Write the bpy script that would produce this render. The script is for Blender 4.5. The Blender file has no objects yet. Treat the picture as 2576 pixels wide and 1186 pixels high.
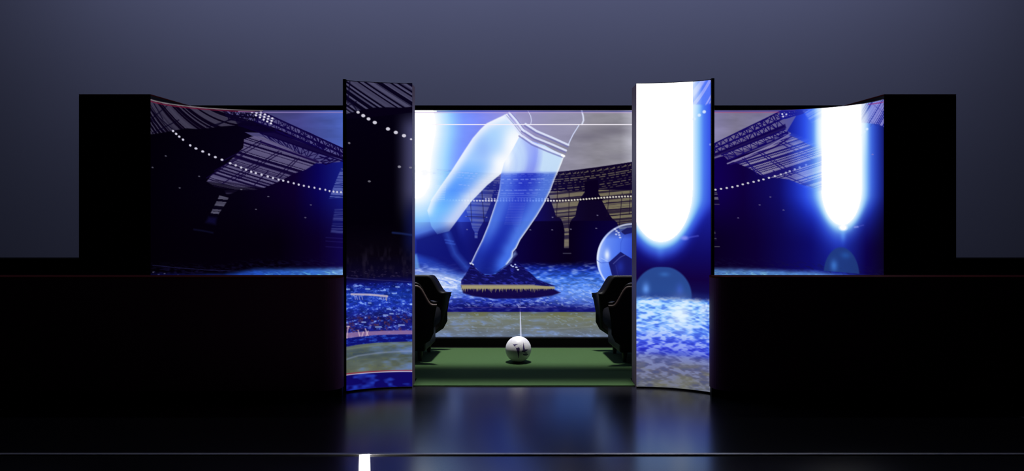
import bpy, bmesh, math, random
import numpy as np
from mathutils import Vector, Matrix

# ------------------------------------------------------------------ camera
SC = bpy.context.scene
COL = SC.collection
F = 2088.0            # focal length in photograph pixels
HZ = 500.0            # horizon row
CX = 1288.0
EYE = 1.4
cam_d = bpy.data.cameras.new('camera')
cam_d.sensor_fit = 'HORIZONTAL'; cam_d.sensor_width = 36.0
cam_d.lens = 36.0 * F / 2576.0
cam_d.shift_y = -(593.0 - HZ) / 2576.0
cam = bpy.data.objects.new('camera', cam_d); COL.objects.link(cam)
cam.location = (0, 0, EYE); cam.rotation_euler = (math.pi / 2, 0, 0)
SC.camera = cam
SC.view_settings.view_transform = 'Standard'; SC.view_settings.look = 'None'
SC.view_settings.exposure = 0.0; SC.view_settings.gamma = 1.0
SC.view_settings.use_curve_mapping = False
world = bpy.data.worlds.new('studio_dark'); SC.world = world
world.use_nodes = True
world.node_tree.nodes['Background'].inputs[0].default_value = (0.05, 0.05, 0.12, 1)
world.node_tree.nodes['Background'].inputs[1].default_value = 0.001

def area(name, loc, target, sx, sy, power, color, spread=180):
    d = bpy.data.lights.new(name, 'AREA'); d.shape = 'RECTANGLE'; d.size = sx; d.size_y = sy
    d.energy = power; d.color = color; d.spread = math.radians(spread)
    o = bpy.data.objects.new(name, d); COL.objects.link(o); o.location = loc
    v = Vector(target) - Vector(loc)
    o.rotation_euler = v.to_track_quat('-Z', 'Y').to_euler()
    return o
# wall washers above and behind the video wall, aimed at the back wall
area('wall_washer', (0.0, 8.7, 6.1), (0.0, 11.0, 3.5), 12.0, 0.5, 126, (0.61, 0.66, 1.0))
# overhead stage lamps on the green carpet and the ball
area('stage_lamp', (0.1, 7.36, 5.0), (0.1, 7.36, 0), 2.6, 0.9, 12.5, (1.0, 0.98, 1.0), 5)
area('stage_lamp', (0.1, 6.12, 5.0), (0.1, 6.12, 0), 2.2, 0.3, 3.6, (1.0, 0.98, 1.0), 5)

# ------------------------------------------------------------------ helpers
def tag(o, label=None, cat=None, group=None, kind=None):
    if label: o['label'] = label
    if cat: o['category'] = cat
    if group: o['group'] = group
    if kind: o['kind'] = kind
    return o
def empty(name, loc, rz=0, label=None, cat=None, group=None):
    o = bpy.data.objects.new(name, None); COL.objects.link(o)
    o.location = loc; o.rotation_euler = (0, 0, rz); o.empty_display_size = 0.1
    tag(o, label, cat, group); return o
def obj(name, bm, m, parent=None, smooth=False):
    me = bpy.data.meshes.new(name)
    bmesh.ops.recalc_face_normals(bm, faces=bm.faces)
    bm.to_mesh(me); bm.free()
    if smooth:
        for p in me.polygons: p.use_smooth = True
    me.materials.append(m)
    o = bpy.data.objects.new(name, me); COL.objects.link(o)
    if parent is not None: o.parent = parent
    return o
def box(bm, x0, x1, y0, y1, z0, z1, bev=0.0):
    r = bmesh.ops.create_cube(bm, size=1.0)
    vs = r['verts']
    for v in vs:
        v.co = Vector((x0 + (v.co.x + .5) * (x1 - x0), y0 + (v.co.y + .5) * (y1 - y0), z0 + (v.co.z + .5) * (z1 - z0)))
    if bev > 0:
        es = list({e for v in vs for e in v.link_edges})
        bmesh.ops.bevel(bm, geom=es, offset=bev, segments=2, affect='EDGES', profile=0.5)
def prism(bm, pts, z0, z1):
    a = [bm.verts.new((x, y, z0)) for x, y in pts]
    b = [bm.verts.new((x, y, z1)) for x, y in pts]
    n = len(pts)
    bm.faces.new(a[::-1]); bm.faces.new(b)
    for i in range(n): bm.faces.new((a[i], a[(i + 1) % n], b[(i + 1) % n], b[i]))
def mat(name, col, rough=0.5, metal=0.0, spec=0.5, ior=1.45, noise=0.0, nscale=20, bump=0.0, coat=0.0):
    m = bpy.data.materials.new(name); m.use_nodes = True
    nt = m.node_tree; b = nt.nodes['Principled BSDF']
    b.inputs['Base Color'].default_value = (*col, 1); b.inputs['Roughness'].default_value = rough
    b.inputs['Metallic'].default_value = metal; b.inputs['Specular IOR Level'].default_value = spec
    b.inputs['IOR'].default_value = ior; b.inputs['Coat Weight'].default_value = coat
    tc = nt.nodes.new('ShaderNodeTexCoord')
    nz = nt.nodes.new('ShaderNodeTexNoise'); nz.inputs['Scale'].default_value = nscale; nz.inputs['Detail'].default_value = 5
    nt.links.new(tc.outputs['Object'], nz.inputs['Vector'])
    if noise > 0:
        mx = nt.nodes.new('ShaderNodeMix'); mx.data_type = 'RGBA'
        mx.inputs[6].default_value = (*[c * (1 - noise) for c in col], 1)
        mx.inputs[7].default_value = (*[min(1, c * (1 + noise)) for c in col], 1)
        nt.links.new(nz.outputs['Fac'], mx.inputs[0]); nt.links.new(mx.outputs[2], b.inputs['Base Color'])
    if bump > 0:
        bp = nt.nodes.new('ShaderNodeBump'); bp.inputs['Strength'].default_value = bump; bp.inputs['Distance'].default_value = 0.001
        nt.links.new(nz.outputs['Fac'], bp.inputs['Height']); nt.links.new(bp.outputs['Normal'], b.inputs['Normal'])
    return m

M_wall = mat('blue_grey_paint', (0.32, 0.33, 0.42), 0.9, noise=0.05, nscale=0.6)
M_floor = mat('black_gloss_floor', (0.008, 0.008, 0.010), 0.22, spec=0.9, ior=1.65, noise=0.2, nscale=8, bump=0.02)
M_black = mat('matt_black_paint', (0.0035, 0.003, 0.004), 0.6, spec=0.25, noise=0.2)
M_side = mat('satin_column_side', (0.34, 0.20, 0.26), 0.5, noise=0.1)
M_red = mat('dark_red_brown_edge', (0.12, 0.02, 0.02), 0.9, spec=0.02, noise=0.1)
M_low = mat('black_lacquer_board', (0.12, 0.03, 0.11), 0.6, spec=0.2, noise=0.1)
M_carpet = mat('green_carpet', (0.041, 0.084, 0.030), 0.95, spec=0.1, noise=0.10, nscale=30, bump=0.3)
M_leather = mat('black_leather', (0.003, 0.0025, 0.003), 0.5, spec=0.3, noise=0.2, nscale=60, bump=0.1)
M_cushion = mat('black_cushion_fabric', (0.003, 0.003, 0.004), 0.9, spec=0.1, noise=0.2, nscale=80)
M_piping = mat('brown_leather_edge', (0.10, 0.07, 0.06), 0.45, noise=0.1)
M_leg = mat('black_wood_leg', (0.006, 0.005, 0.005), 0.4, noise=0.1)
M_metal = mat('brushed_metal_strip', (0.55, 0.53, 0.52), 0.5, metal=1.0, noise=0.1, nscale=40)
M_dimmetal = mat('dull_metal_inlay', (0.10, 0.10, 0.11), 0.5, metal=0.6, noise=0.1)
M_trimred = mat('red_bezel', (0.06, 0.012, 0.02), 0.4, noise=0.05)

# ------------------------------------------------------------------ painter for the pictures the screens show
RNG = np.random.default_rng(7)
def S(*c): return np.array(c, float) / 255.0
class Canvas:
    """a picture in its own 2-D coordinates; step = size of one lamp of the screen"""
    def __init__(s, xs, ys):
        s.xs = xs; s.ys = ys
        s.X, s.Y = np.meshgrid(xs, ys)
        s.A = np.zeros(s.X.shape + (3,))
    def bb(s, x0, y0, x1, y1):
        i0 = np.searchsorted(s.xs, x0); i1 = np.searchsorted(s.xs, x1)
        j0 = np.searchsorted(s.ys, y0); j1 = np.searchsorted(s.ys, y1)
        return slice(j0, j1), slice(i0, i1)
    def mix(s, col, a, sl=None, mode='mix'):
        V = s.A if sl is None else s.A[sl]
        a = np.asarray(a)[..., None]; col = np.asarray(col, float)
        if mode == 'mix': V[:] = V * (1 - a) + col * a
        elif mode == 'add': V[:] = V + col * a
        elif mode == 'screen': V[:] = 1 - (1 - np.minimum(V, 1)) * (1 - col * a)
    def segd(s, X, Y, p, q):
        dx, dy = q[0] - p[0], q[1] - p[1]; L = dx * dx + dy * dy + 1e-9
        t = np.clip(((X - p[0]) * dx + (Y - p[1]) * dy) / L, 0, 1)
        return np.hypot(X - p[0] - t * dx, Y - p[1] - t * dy)
    def polymask(s, pts, soft=1.2):
        P = np.array(pts, float); m = soft + 1
        sl = s.bb(P[:, 0].min() - m, P[:, 1].min() - m, P[:, 0].max() + m, P[:, 1].max() + m)
        X, Y = s.X[sl], s.Y[sl]
        d = np.full(X.shape, 1e9); ins = np.zeros(X.shape, bool)
        n = len(P)
        for i in range(n):
            p, q = P[i], P[(i + 1) % n]
            d = np.minimum(d, s.segd(X, Y, p, q))
            c = ((p[1] > Y) != (q[1] > Y)) & (X < (q[0] - p[0]) * (Y - p[1]) / (q[1] - p[1] + 1e-12) + p[0])
            ins ^= c
        sd = np.where(ins, -d, d)
        return sl, np.clip(0.5 - sd / soft, 0, 1), sd
    def poly(s, pts, col, a=1.0, soft=1.2, mode='mix'):
        sl, m, _ = s.polymask(pts, soft); s.mix(col, m * a, sl, mode)
    def line(s, pts, w, col, a=1.0, soft=1.2, mode='mix'):
        P = np.array(pts, float); m = w + soft + 1
        sl = s.bb(P[:, 0].min() - m, P[:, 1].min() - m, P[:, 0].max() + m, P[:, 1].max() + m)
        X, Y = s.X[sl], s.Y[sl]
        if X.size == 0: return
        d = np.full(X.shape, 1e9)
        for i in range(len(P) - 1): d = np.minimum(d, s.segd(X, Y, P[i], P[i + 1]))
        s.mix(col, np.clip((w / 2 - d) / soft + 0.5, 0, 1) * a, sl, mode)
    def dot(s, x, y, rx, ry, col, a=1.0, soft=0.35, mode='mix'):
        m = 2 + max(rx, ry) * (1 + soft)
        sl = s.bb(x - m, y - m, x + m, y + m)
        d = np.hypot((s.X[sl] - x) / rx, (s.Y[sl] - y) / ry)
        s.mix(col, np.clip((1 - d) / soft + .5, 0, 1) * a, sl, mode)
    def glow(s, x, y, rx, ry, col, a=1.0, p=2.0, mode='screen'):
        d = np.hypot((s.X - x) / rx, (s.Y - y) / ry)
        s.mix(col, np.exp(-d ** p) * a, None, mode)
    def noise(s, sx, sy, seed=0, octv=3, skew=0.0):
        r = np.random.default_rng(seed); out = np.zeros(s.X.shape); amp = 1; tot = 0
        X = s.X - s.xs[0]; Y = s.Y - s.ys[0] + skew * X
        Y = Y - Y.min()
        for o in range(octv):
            u = X / sx; v = Y / sy
            G = r.random((int(v.max()) + 3, int(u.max()) + 3))
            iu = u.astype(int); iv = v.astype(int); fu = u - iu; fv = v - iv
            fu = fu * fu * (3 - 2 * fu); fv = fv * fv * (3 - 2 * fv)
            out += amp * ((G[iv, iu] * (1 - fu) + G[iv, iu + 1] * fu) * (1 - fv) + (G[iv + 1, iu] * (1 - fu) + G[iv + 1, iu + 1] * fu) * fv)
            tot += amp; amp *= 0.6; sx /= 2; sy /= 2
        return out / tot
    def ramp(s, pts, coord):
        xs = [p[0] for p in pts]; C = np.array([p[1] for p in pts])
        return np.stack([np.interp(coord, xs, C[:, k]) for k in range(3)], -1)
    def stripes(s, pts, tfun, col, dark, seed=1, duty=0.5, a=1.0, soft=1.5, sharp=6):
        """slats seen against the sky: bands that follow the value tfun(X, Y)"""
        sl, m, _ = s.polymask(pts, soft)
        t = tfun(s.X[sl], s.Y[sl])
        r = np.random.default_rng(seed); tab = r.random(4096)
        t = t + 1500; i = np.floor(t).astype(int); f = t - i
        f = np.clip((f - .5) * 2.2 + .5, 0, 1)
        v = tab[i % 4096] * (1 - f) + tab[(i + 1) % 4096] * f
        k = np.clip((v - (1 - duty)) * sharp + .5, 0, 1)
        V = s.A[sl]; c = dark + (col - dark) * k[..., None] * (0.75 + 0.25 * tab[(i * 7) % 4096])[..., None]
        mm = (m * a)[..., None]; V[:] = V * (1 - mm) + c * mm
def sm(x, a, b):
    t = np.clip((x - a) / (b - a), 0, 1); return t * t * (3 - 2 * t)
def tolin(A, boost=None):
    A = np.maximum(A, 0)
    L = np.where(A <= 0.04045, A / 12.92, ((A + 0.055) / 1.055) ** 2.4)
    return L if boost is None else L * boost[..., None]

def panel_mesh(name, cols, px_cols, z_rows, canvas_fn, parent, m, thick=0.02):
    """a screen surface: columns at plan points cols (x, y), rows at heights z_rows; one colour per lamp"""
    nx, nz = len(cols), len(z_rows)
    V = np.zeros((nz, nx, 3)); C = np.array(cols)
    V[:, :, 0] = C[None, :, 0]; V[:, :, 1] = C[None, :, 1]; V[:, :, 2] = np.array(z_rows)[:, None]
    rgb = canvas_fn
    me = bpy.data.meshes.new(name)
    idx = np.arange(nx * nz).reshape(nz, nx)
    q = np.stack([idx[:-1, :-1], idx[:-1, 1:], idx[1:, 1:], idx[1:, :-1]], -1).reshape(-1, 4)
    me.vertices.add(nx * nz); me.vertices.foreach_set('co', V.reshape(-1))
    me.loops.add(q.size); me.loops.foreach_set('vertex_index', q.reshape(-1).astype(np.int32))
    me.polygons.add(len(q)); me.polygons.foreach_set('loop_start', np.arange(0, q.size, 4, dtype=np.int32))
    me.update(calc_edges=True)
    at = me.color_attributes.new('picture', 'FLOAT_COLOR', 'POINT')
    buf = np.ones((nx * nz, 4), np.float32); buf[:, :3] = rgb.reshape(-1, 3)
    at.data.foreach_set('color', buf.reshape(-1))
    me.materials.append(m)
    o = bpy.data.objects.new(name, me); COL.objects.link(o); o.parent = parent
    return o
def screen_mat(name):
    m = bpy.data.materials.new(name); m.use_nodes = True; nt = m.node_tree; nt.nodes.clear()
    out = nt.nodes.new('ShaderNodeOutputMaterial'); e = nt.nodes.new('ShaderNodeEmission')
    a = nt.nodes.new('ShaderNodeAttribute'); a.attribute_name = 'picture'
    nt.links.new(a.outputs['Color'], e.inputs['Color']); e.inputs['Strength'].default_value = 1.0
    nt.links.new(e.outputs[0], out.inputs['Surface'])
    m.cycles.emission_sampling = 'NONE'
    return m
M_screen = screen_mat('led_screen')

def tkind(*a, **k):
    return tag(empty(*a, **k), kind='thing')
# ------------------------------------------------------------------ the stadium picture on the curved video wall
R_ARC = 0.8; Y_FLAT = 7.88; XL = -2.25; XR = 2.34
def wall_depth_px(px):
    """depth of the video wall seen in column px (flat middle, ends bent towards the stage)"""
    k = (np.asarray(px, float) - CX) / F
    y = np.full(k.shape, Y_FLAT)
    for xc, sgn in ((XL, -1), (XR, 1)):
        yc = Y_FLAT - R_ARC
        # |(k*y - xc, y - yc)| = R
        a = k * k + 1; b = -2 * (k * xc + yc); c = xc * xc + yc * yc - R_ARC ** 2
        D = np.maximum(b * b - 4 * a * c, 0); yy = (-b + np.sqrt(D)) / (2 * a)
        use = (sgn * (k * Y_FLAT - xc) > 0)
        y = np.where(use, yy, y)
    return y
def W(pts):
    return [(x, HZ + (y - HZ) * float(wall_depth_px(x)) / Y_FLAT) for x, y in pts]

def lattice(c, T, p0, p1, q0, q1, n, w, dark, seed=0, tiers=2):
    r = random.Random(seed)
    def L(t, s): 
        a = (p0[0] + (p1[0] - p0[0]) * t, p0[1] + (p1[1] - p0[1]) * t); b = (q0[0] + (q1[0] - q0[0]) * t, q0[1] + (q1[1] - q0[1]) * t)
        return (a[0] + (b[0] - a[0]) * s, a[1] + (b[1] - a[1]) * s)
    for k in range(tiers + 1):
        s = k / tiers
        c.line(T([L(0, s), L(.5, s), L(1, s)]), w * (1.5 if k in (0, tiers) else 1.9), dark)
    for i in range(n):
        for k in range(tiers):
            s0, s1 = k / tiers, (k + 1) / tiers
            t0, t1 = i / n, (i + 1) / n; tm = (t0 + t1) / 2 + r.uniform(-.2, .2) / n
            c.line(T([L(t0, s1), L(tm, s0), L(t1, s1)]), w * r.uniform(.7, 1.2), dark)
            if r.random() < .75: c.line(T([L(t0, s0), L(t0 + r.uniform(0, .5) / n, s1)]), w * r.uniform(.6, 1.1), dark)
            if r.random() < .6: c.line(T([L(t0, s0), L(t1, s1)]), w * .8, dark)
            if r.random() < .3:
                s = s0 + r.random() * (s1 - s0); c.line(T([L(t0, s), L(t1, s)]), w * r.uniform(.8, 2.2), dark)

def paint_wall(c):
    X, Y = c.X, c.Y; A = c.A
    hi = [(380, S(2, 0, 8)), (600, S(5, 1, 18)), (740, S(12, 0, 42)), (800, S(10, 4, 85)), (865, S(20, 30, 130)), (960, S(10, 20, 90)), (1042, S(70, 120, 250)),
          (1160, S(28, 34, 160)), (1240, S(15, 14, 95)), (1330, S(11, 8, 55)), (1450, S(9, 0, 30)), (1560, S(12, 0, 45)), (1797, S(16, 0, 82)),
          (1870, S(15, 0, 62)), (1960, S(16, 12, 100)), (2030, S(30, 60, 220)), (2190, S(30, 55, 190)), (2225, S(14, 14, 80))]
    lo = [(380, S(2, 0, 6)), (700, S(4, 0, 12)), (800, S(10, 0, 36)), (865, S(16, 6, 75)), (1042, S(22, 45, 165)), (1120, S(10, 14, 112)), (1250, S(10, 4, 74)),
          (1350, S(9, 0, 45)), (1430, S(7, 0, 24)), (1500, S(7, 0, 50)), (1590, S(10, 4, 70)), (1797, S(9, 0, 34)), (1900, S(12, 0, 50)), (2040, S(14, 12, 105)),
          (2120, S(25, 40, 150)), (2180, S(12, 2, 70)), (2225, S(10, 4, 34))]
    k = sm(Y, 460, 620)[..., None]
    A[:] = c.ramp(hi, X) * (1 - k) + c.ramp(lo, X) * k
    # sky above the stand roofs
    sky = W([(640, 268), (655, 281), (760, 328), (865, 379), (960, 402), (1042, 416), (1090, 424), (1200, 434), (1290, 437), (1400, 434), (1500, 421), (1589, 408), (1700, 388),
           (1797, 362), (1880, 322), (1962, 280), (1975, 268)])
    sl, m, sd = c.polymask(sky, 1.5)
    skr = [(655, S(60, 58, 100)), (750, S(66, 66, 130)), (865, S(76, 100, 190)), (960, S(150, 190, 250)), (1042, S(255, 255, 255)), (1090, S(165, 215, 255)), (1130, S(122, 142, 255)),
           (1180, S(138, 150, 252)), (1260, S(152, 150, 222)), (1330, S(152, 146, 192)), (1400, S(145, 142, 165)), (1500, S(140, 137, 148)), (1560, S(144, 142, 152)), (1589, S(176, 175, 188)),
           (1797, S(130, 125, 166)), (1850, S(119, 114, 140)), (1970, S(116, 112, 152))]
    col = c.ramp(skr, X[sl]); n1 = c.noise(90, 26, 3, 4)[sl]
    cloud = np.clip((n1 - .45) * 3, -1, 1)[..., None]
    fade = (0.5 + 0.5 * sm(np.abs(X[sl] - 1240), 100, 220))[..., None]
    col = col * (1 + 0.10 * cloud * fade)
    A[sl] = A[sl] * (1 - m[..., None]) + col * m[..., None]
    for (x, y, rx, ry, a) in ((1475, 345, 55, 12, .30), (1540, 328, 50, 14, .28), (1400, 372, 60, 8, .12), (1560, 395, 40, 10, .16), (1500, 430, 60, 9, .1)):
        d = np.hypot((X - x) / rx, (Y - y) / ry); inside = np.zeros(X.shape); inside[sl] = m
        c.mix(S(98, 93, 112), np.exp(-d ** 2) * a * 1.6 * inside * (n := 1))
    nv = S(14, 4, 62)
    # ---------------- left: roof underside seen through its ribs
    c.stripes(W([(378, 240), (430, 256), (520, 268), (610, 277), (628, 290), (640, 300), (605, 308), (590, 316), (560, 318), (530, 322), (498, 325), (470, 323), (440, 328), (408, 334), (378, 338)]),
              lambda x, y: (y - (x - 380) * (1.15 - (x - 380) * .0024)) / 4.0, S(66, 62, 84), S(8, 2, 22), 11, .52, .95, 2)
    for p in (((380, 300), (425, 262)), ((383, 335), (450, 302)), ((378, 274), (440, 330)), ((372, 290), (414, 332)), ((388, 262), (410, 300)), ((520, 320), (600, 296)), ((540, 318), (580, 300))):
        c.line(W(p), 2.6, S(8, 3, 28), .8)
    # truss along the left roof edge
    c.poly(W([(560, 279), (655, 280), (868, 380), (868, 400), (760, 352), (700, 325), (640, 305), (588, 292)]), S(88, 84, 134), .9)
    c.poly(W([(690, 335), (868, 395), (868, 392), (855, 408), (800, 412), (640, 345), (616, 333)]), S(84, 80, 130), .85)
    rampd = nv
    lattice(c, W, (560, 278), (660, 282), (575, 300), (650, 312), 7, 2.4, S(10, 4, 34), 4, 2)
    lattice(c, W, (658, 281), (868, 377), (640, 306), (868, 403), 13, 2.6, nv, 5, 2)
    lattice(c, W, (655, 335), (868, 408), (690, 365), (820, 414), 8, 2.2, nv, 6, 1)
    c.poly(W([(600, 316), (660, 318), (740, 352), (870, 398), (870, 403), (790, 384), (690, 348), (640, 330)]), S(12, 2, 50), .9, 2)
    c.poly(W([(590, 300), (640, 306), (700, 330), (660, 332), (600, 318)]), S(9, 2, 34), .8, 3)
    # slatted roof panel
    panel = W([(614, 350), (640, 342), (662, 345), (730, 375), (798, 409), (768, 428), (742, 436), (700, 458), (664, 473), (630, 471), (598, 472), (560, 463), (520, 457), (533, 440), (575, 408), (612, 372)])
    c.stripes(panel, lambda x, y: (y - x * .30) / 2.3, S(104, 98, 136), S(16, 6, 48), 23, .60, .95, 2, 5)
    c.stripes(W([(520, 457), (545, 452), (664, 473), (640, 478), (590, 478), (540, 470)]), lambda x, y: (y - x * .2) / 2, S(60, 55, 80), S(12, 4, 34), 24, .5, .6, 3)
    for p in (((660, 352), (560, 406)), ((656, 362), (540, 430)), ((708, 384), (600, 450)), ((702, 380), (585, 455)), ((752, 399), (700, 452)), ((745, 399), (694, 446)), ((610, 392), (520, 448)), ((675, 430), (640, 466)), ((650, 405), (560, 462))):
        c.line(W(p), 2.6, S(16, 5, 50), .85)
    c.line(W([(640, 344), (700, 369), (760, 392), (808, 410)]), 3.2, S(96, 88, 135), .9)
    c.line(W([(655, 357), (720, 380), (800, 408)]), 5, S(20, 6, 62), .9)
    # curved arm under it
    c.stripes(W([(552, 492), (575, 498), (568, 512), (556, 530), (547, 543), (528, 541), (538, 520), (546, 505)]), lambda x, y: (y - x * .1) / 2.2, S(92, 90, 112), S(6, 2, 20), 31, .66, .9, 2)
    c.poly(W([(525, 546), (545, 548), (542, 565), (518, 560)]), S(18, 15, 66), .6, 8)
    c.line(W([(488, 578), (510, 581), (535, 586)]), 3, S(18, 20, 56), .7, 4)
    c.stripes(W([(565, 480), (600, 478), (590, 484), (570, 492)]), lambda x, y: y / 2, S(55, 50, 80), S(8, 2, 24), 32, .5, .7, 3)
    # slats at the far right of the left part
    c.stripes(W([(866, 418), (870, 418), (870, 500), (828, 500), (845, 455), (858, 425)]), lambda x, y: (y - x * .06) / 2.1, S(92, 104, 178), S(24, 34, 120), 33, .6, .9, 2)
    c.stripes(W([(842, 527), (870, 525), (870, 590), (832, 585)]), lambda x, y: (y - x * .02) / 2.1, S(82, 92, 160), S(18, 22, 100), 34, .6, .55, 4)
    for y in (598, 607, 621): c.line(W([(820, y), (866, y + 3)]), 1.6, S(50, 45, 120), .45, 2.5)
    # lamps on the left roof ring
    lamps = [(435.4, 329.8, 3), (443, 337, 3), (450.8, 344, 3), (460.4, 351.6, 3), (478.6, 366, 3), (493, 374, 3.8), (510, 381.4, 3.8), (526, 389, 2.6), (541.7, 395.6, 3.6), (558.4, 402.3, 3.6), (579, 411, 3.4), (593, 416.3, 3),
             (606.6, 422, 3), (619, 427.3, 3), (632, 432.5, 3), (643.4, 436, 3), (658, 440, 3), (673.5, 444.4, 3), (686.8, 448.3, 2.8), (701, 452.2, 2.8), (712.4, 454.8, 2.8), (725, 458, 2.6), (739, 461.5, 2.6), (751.4, 464.8, 2.6),
             (764.4, 467.8, 2.5), (777, 470.4, 2.4), (791, 472.8, 2.4), (804.8, 475.6, 2.3), (818.4, 478, 2.3), (829, 481, 2.3), (839, 482.5, 2.3), (848, 483.5, 2.3), (858, 484, 2.3), (868, 485.5, 2.3)]
    for x, y, r in lamps:
        x, y = W([(x, y)])[0]; c.dot(x, y, r, 2.6, S(205, 202, 222))
    for x, y in ((633.7, 283.2), (645.2, 284.7), (656.6, 283.4), (643.8, 290.8), (655, 289.7), (666.6, 288.2), (653.8, 295.8), (665, 294.7), (675.9, 293), (663.3, 301), (674, 299.3), (684.8, 298), (672.3, 305.8), (683.3, 304.5), (681.4, 310.5)):
        c.dot(x, y, 3, 2.4, S(222, 218, 236))
    r = random.Random(3)
    for x, y in ((384, 422), (417, 393), (501, 444), (452, 473), (607, 477), (675, 495), (644, 527), (782, 516), (768, 548), (386, 685), (399, 691), (414, 689), (448, 693)):
        x, y = W([(x, y)])[0]; c.dot(x, y, 2.6, 1.4, S(130, 130, 150), .6)
    # ---------------- right: mirrored roof
    c.poly(W([(1795, 362), (1962, 282), (2010, 279), (1980, 330), (1880, 375), (1795, 400)]), S(122, 116, 152), .8)
    c.poly(W([(1820, 392), (1975, 326), (1990, 335), (1940, 365), (1830, 402)]), S(118, 112, 150), .62)
    nr = S(20, 8, 95)
    lattice(c, W, (1795, 363), (1962, 281), (1795, 390), (1972, 318), 10, 2.4, nr, 8, 2)
    lattice(c, W, (1960, 281), (2030, 278), (1965, 300), (2020, 285), 5, 2.4, S(22, 20, 130), 12, 2)
    lattice(c, W, (1815, 390), (1975, 325), (1835, 402), (1985, 338), 8, 2.2, nr, 9, 1)
    c.poly(W([(1795, 387), (1880, 352), (1975, 312), (1978, 322), (1880, 364), (1795, 396)]), S(15, 2, 70), .85, 3)
    c.stripes(W([(1840, 405), (1870, 396), (1950, 362), (1983, 340), (2000, 346), (2030, 362), (2080, 385), (2080, 480), (2050, 472), (2020, 466), (1985, 452), (1965, 449), (1925, 446), (1905, 436), (1885, 424)]),
              lambda x, y: (y + x * .30) / 2.4, S(146, 140, 168), S(28, 18, 100), 41, .62, .95, 2, 5)
    for p in (((1866, 398), (1925, 446)), ((1872, 396), (1905, 440)), ((1912, 380), (1995, 435)), ((1906, 382), (1990, 442)), ((1962, 360), (2060, 410)), ((1966, 354), (2070, 402)), ((1945, 430), (2050, 474)), ((1990, 430), (2060, 462))):
        c.line(W(p), 2.6, S(26, 16, 105), .85)
    c.line(W([(1830, 412), (1880, 392), (1940, 366), (1988, 336)]), 3.2, S(140, 132, 175), .9)
    c.line(W([(1838, 414), (1890, 395), (1950, 370), (1990, 344)]), 4, S(24, 8, 92), .9)
    for q, (x, y) in enumerate(((48, 1174), (118, 1163), (189, 1153), (259, 1141), (323, 1127), (388, 1108), (453, 1092), (523, 1076), (586, 1061), (645, 1046), (713, 1026), (787, 1005), (862, 984), (925, 963), (972, 944), (1035, 920), (1095, 896), (1175, 865))):
        x, y = W([(1790 + x / 4.94, 240 + y / 4.94)])[0]; c.dot(x, y, 3.0, 2.3, S(205, 203, 214))
    for x, y in ((1968, 288), (1978, 289), (1970, 294)): c.dot(x, y, 2.3, 2.2, S(225, 225, 250))
    for x, y in ((1938, 496), (1911, 516), (1971, 529), (1857, 549)): c.dot(x, y, 2.6, 1.3, S(130, 125, 160), .6)
    c.stripes(W([(1796, 480), (1803, 480), (1810, 515), (1796, 515)]), lambda x, y: y / 2.2, S(120, 118, 130), S(14, 4, 50), 43, .5, .8, 2)
    c.stripes(W([(1796, 582), (1799, 582), (1803, 604), (1796, 604)]), lambda x, y: y / 2.2, S(110, 108, 120), S(14, 4, 50), 44, .5, .7, 2)
    c.line([(1797, 621), (1810, 621)], 1.8, S(130, 130, 140), .6)
    c.stripes(W([(2140, 258), (2230, 248), (2230, 322), (2208, 312), (2170, 309), (2140, 312)]), lambda x, y: (y + x * 1.35) / 3.6, S(150, 145, 205), S(28, 30, 130), 45, .58, .9, 2)
    for p in (((2190, 258), (2226, 285)), ((2222, 262), (2190, 318)), ((2182, 300), (2205, 316))): c.line(W(p), 3.2, S(24, 24, 120), .85)
    # ---------------- middle: far stand with towers
    def yr(x): return 437 - ((x - 1290) / 300.0) ** 2 * 29
    YR = yr(X)
    band = [(1000, yr(1000)), (1100, yr(1100)), (1200, yr(1200)), (1290, yr(1290)), (1380, yr(1380)), (1480, yr(1480)), (1600, yr(1600)), (1700, yr(1700)), (1700, 545), (1600, 555), (1000, 560)]
    blue = [(1000, S(60, 110, 240)), (1090, S(70, 130, 245)), (1160, S(35, 60, 190)), (1230, S(24, 28, 110)), (1300, S(18, 16, 130)), (1400, S(16, 8, 52)), (1480, S(13, 4, 36)), (1600, S(12, 2, 40))]
    lit = [(1000, S(170, 220, 255)), (1090, S(150, 205, 255)), (1160, S(110, 130, 200)), (1240, S(118, 116, 148)), (1300, S(100, 110, 215)), (1400, S(134, 126, 108)), (1480, S(140, 132, 98)), (1600, S(138, 132, 100))]
    sl, m, _ = c.polymask(band, 1.2)
    m = m * sm(X[sl], 1000, 1010) * (1 - sm(X[sl], 1690, 1700))
    A[sl] = A[sl] * (1 - m[..., None]) + c.ramp(blue, X[sl]) * m[..., None]
    rr = random.Random(9)
    for off, h, pl, pg, aa in ((6, 5.0, 14, 3, .75), (13, 1.3, 6, 12, .45), (19, 2.4, 12, 5, .65), (24, 2.2, 10, 7, .62), (30, 2.0, 5, 9, .5), (37, 1.5, 7, 14, .4), (43, 2.2, 11, 6, .62), (49, 1.8, 8, 8, .5), (54, 1.6, 14, 7, .5)):
        x = 1078.0
        while x < 1600:
            w_ = rr.uniform(.4, 1.5) * pl
            if not (1470 < x < 1505 and off > 28):
                cc = c.ramp(lit, np.array([x]))[0]; y = yr(x) + off; y2 = yr(x + w_) + off
                if off == 6:
                    c.poly([(x, y + h / 2 + .5), (x + w_, y2 + h / 2 - .5), (x + w_ * .9, y2 - h / 2)], cc, aa * .8, 1.2); c.line([(x, y - h / 2), (x + w_ * .3, y + h / 2)], 1.0, cc, .35)
                else: c.line([(x, y), (x + w_, y2)], h, cc, aa, 1.4)
            x += w_ + rr.uniform(.4, 1.5) * pg
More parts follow.
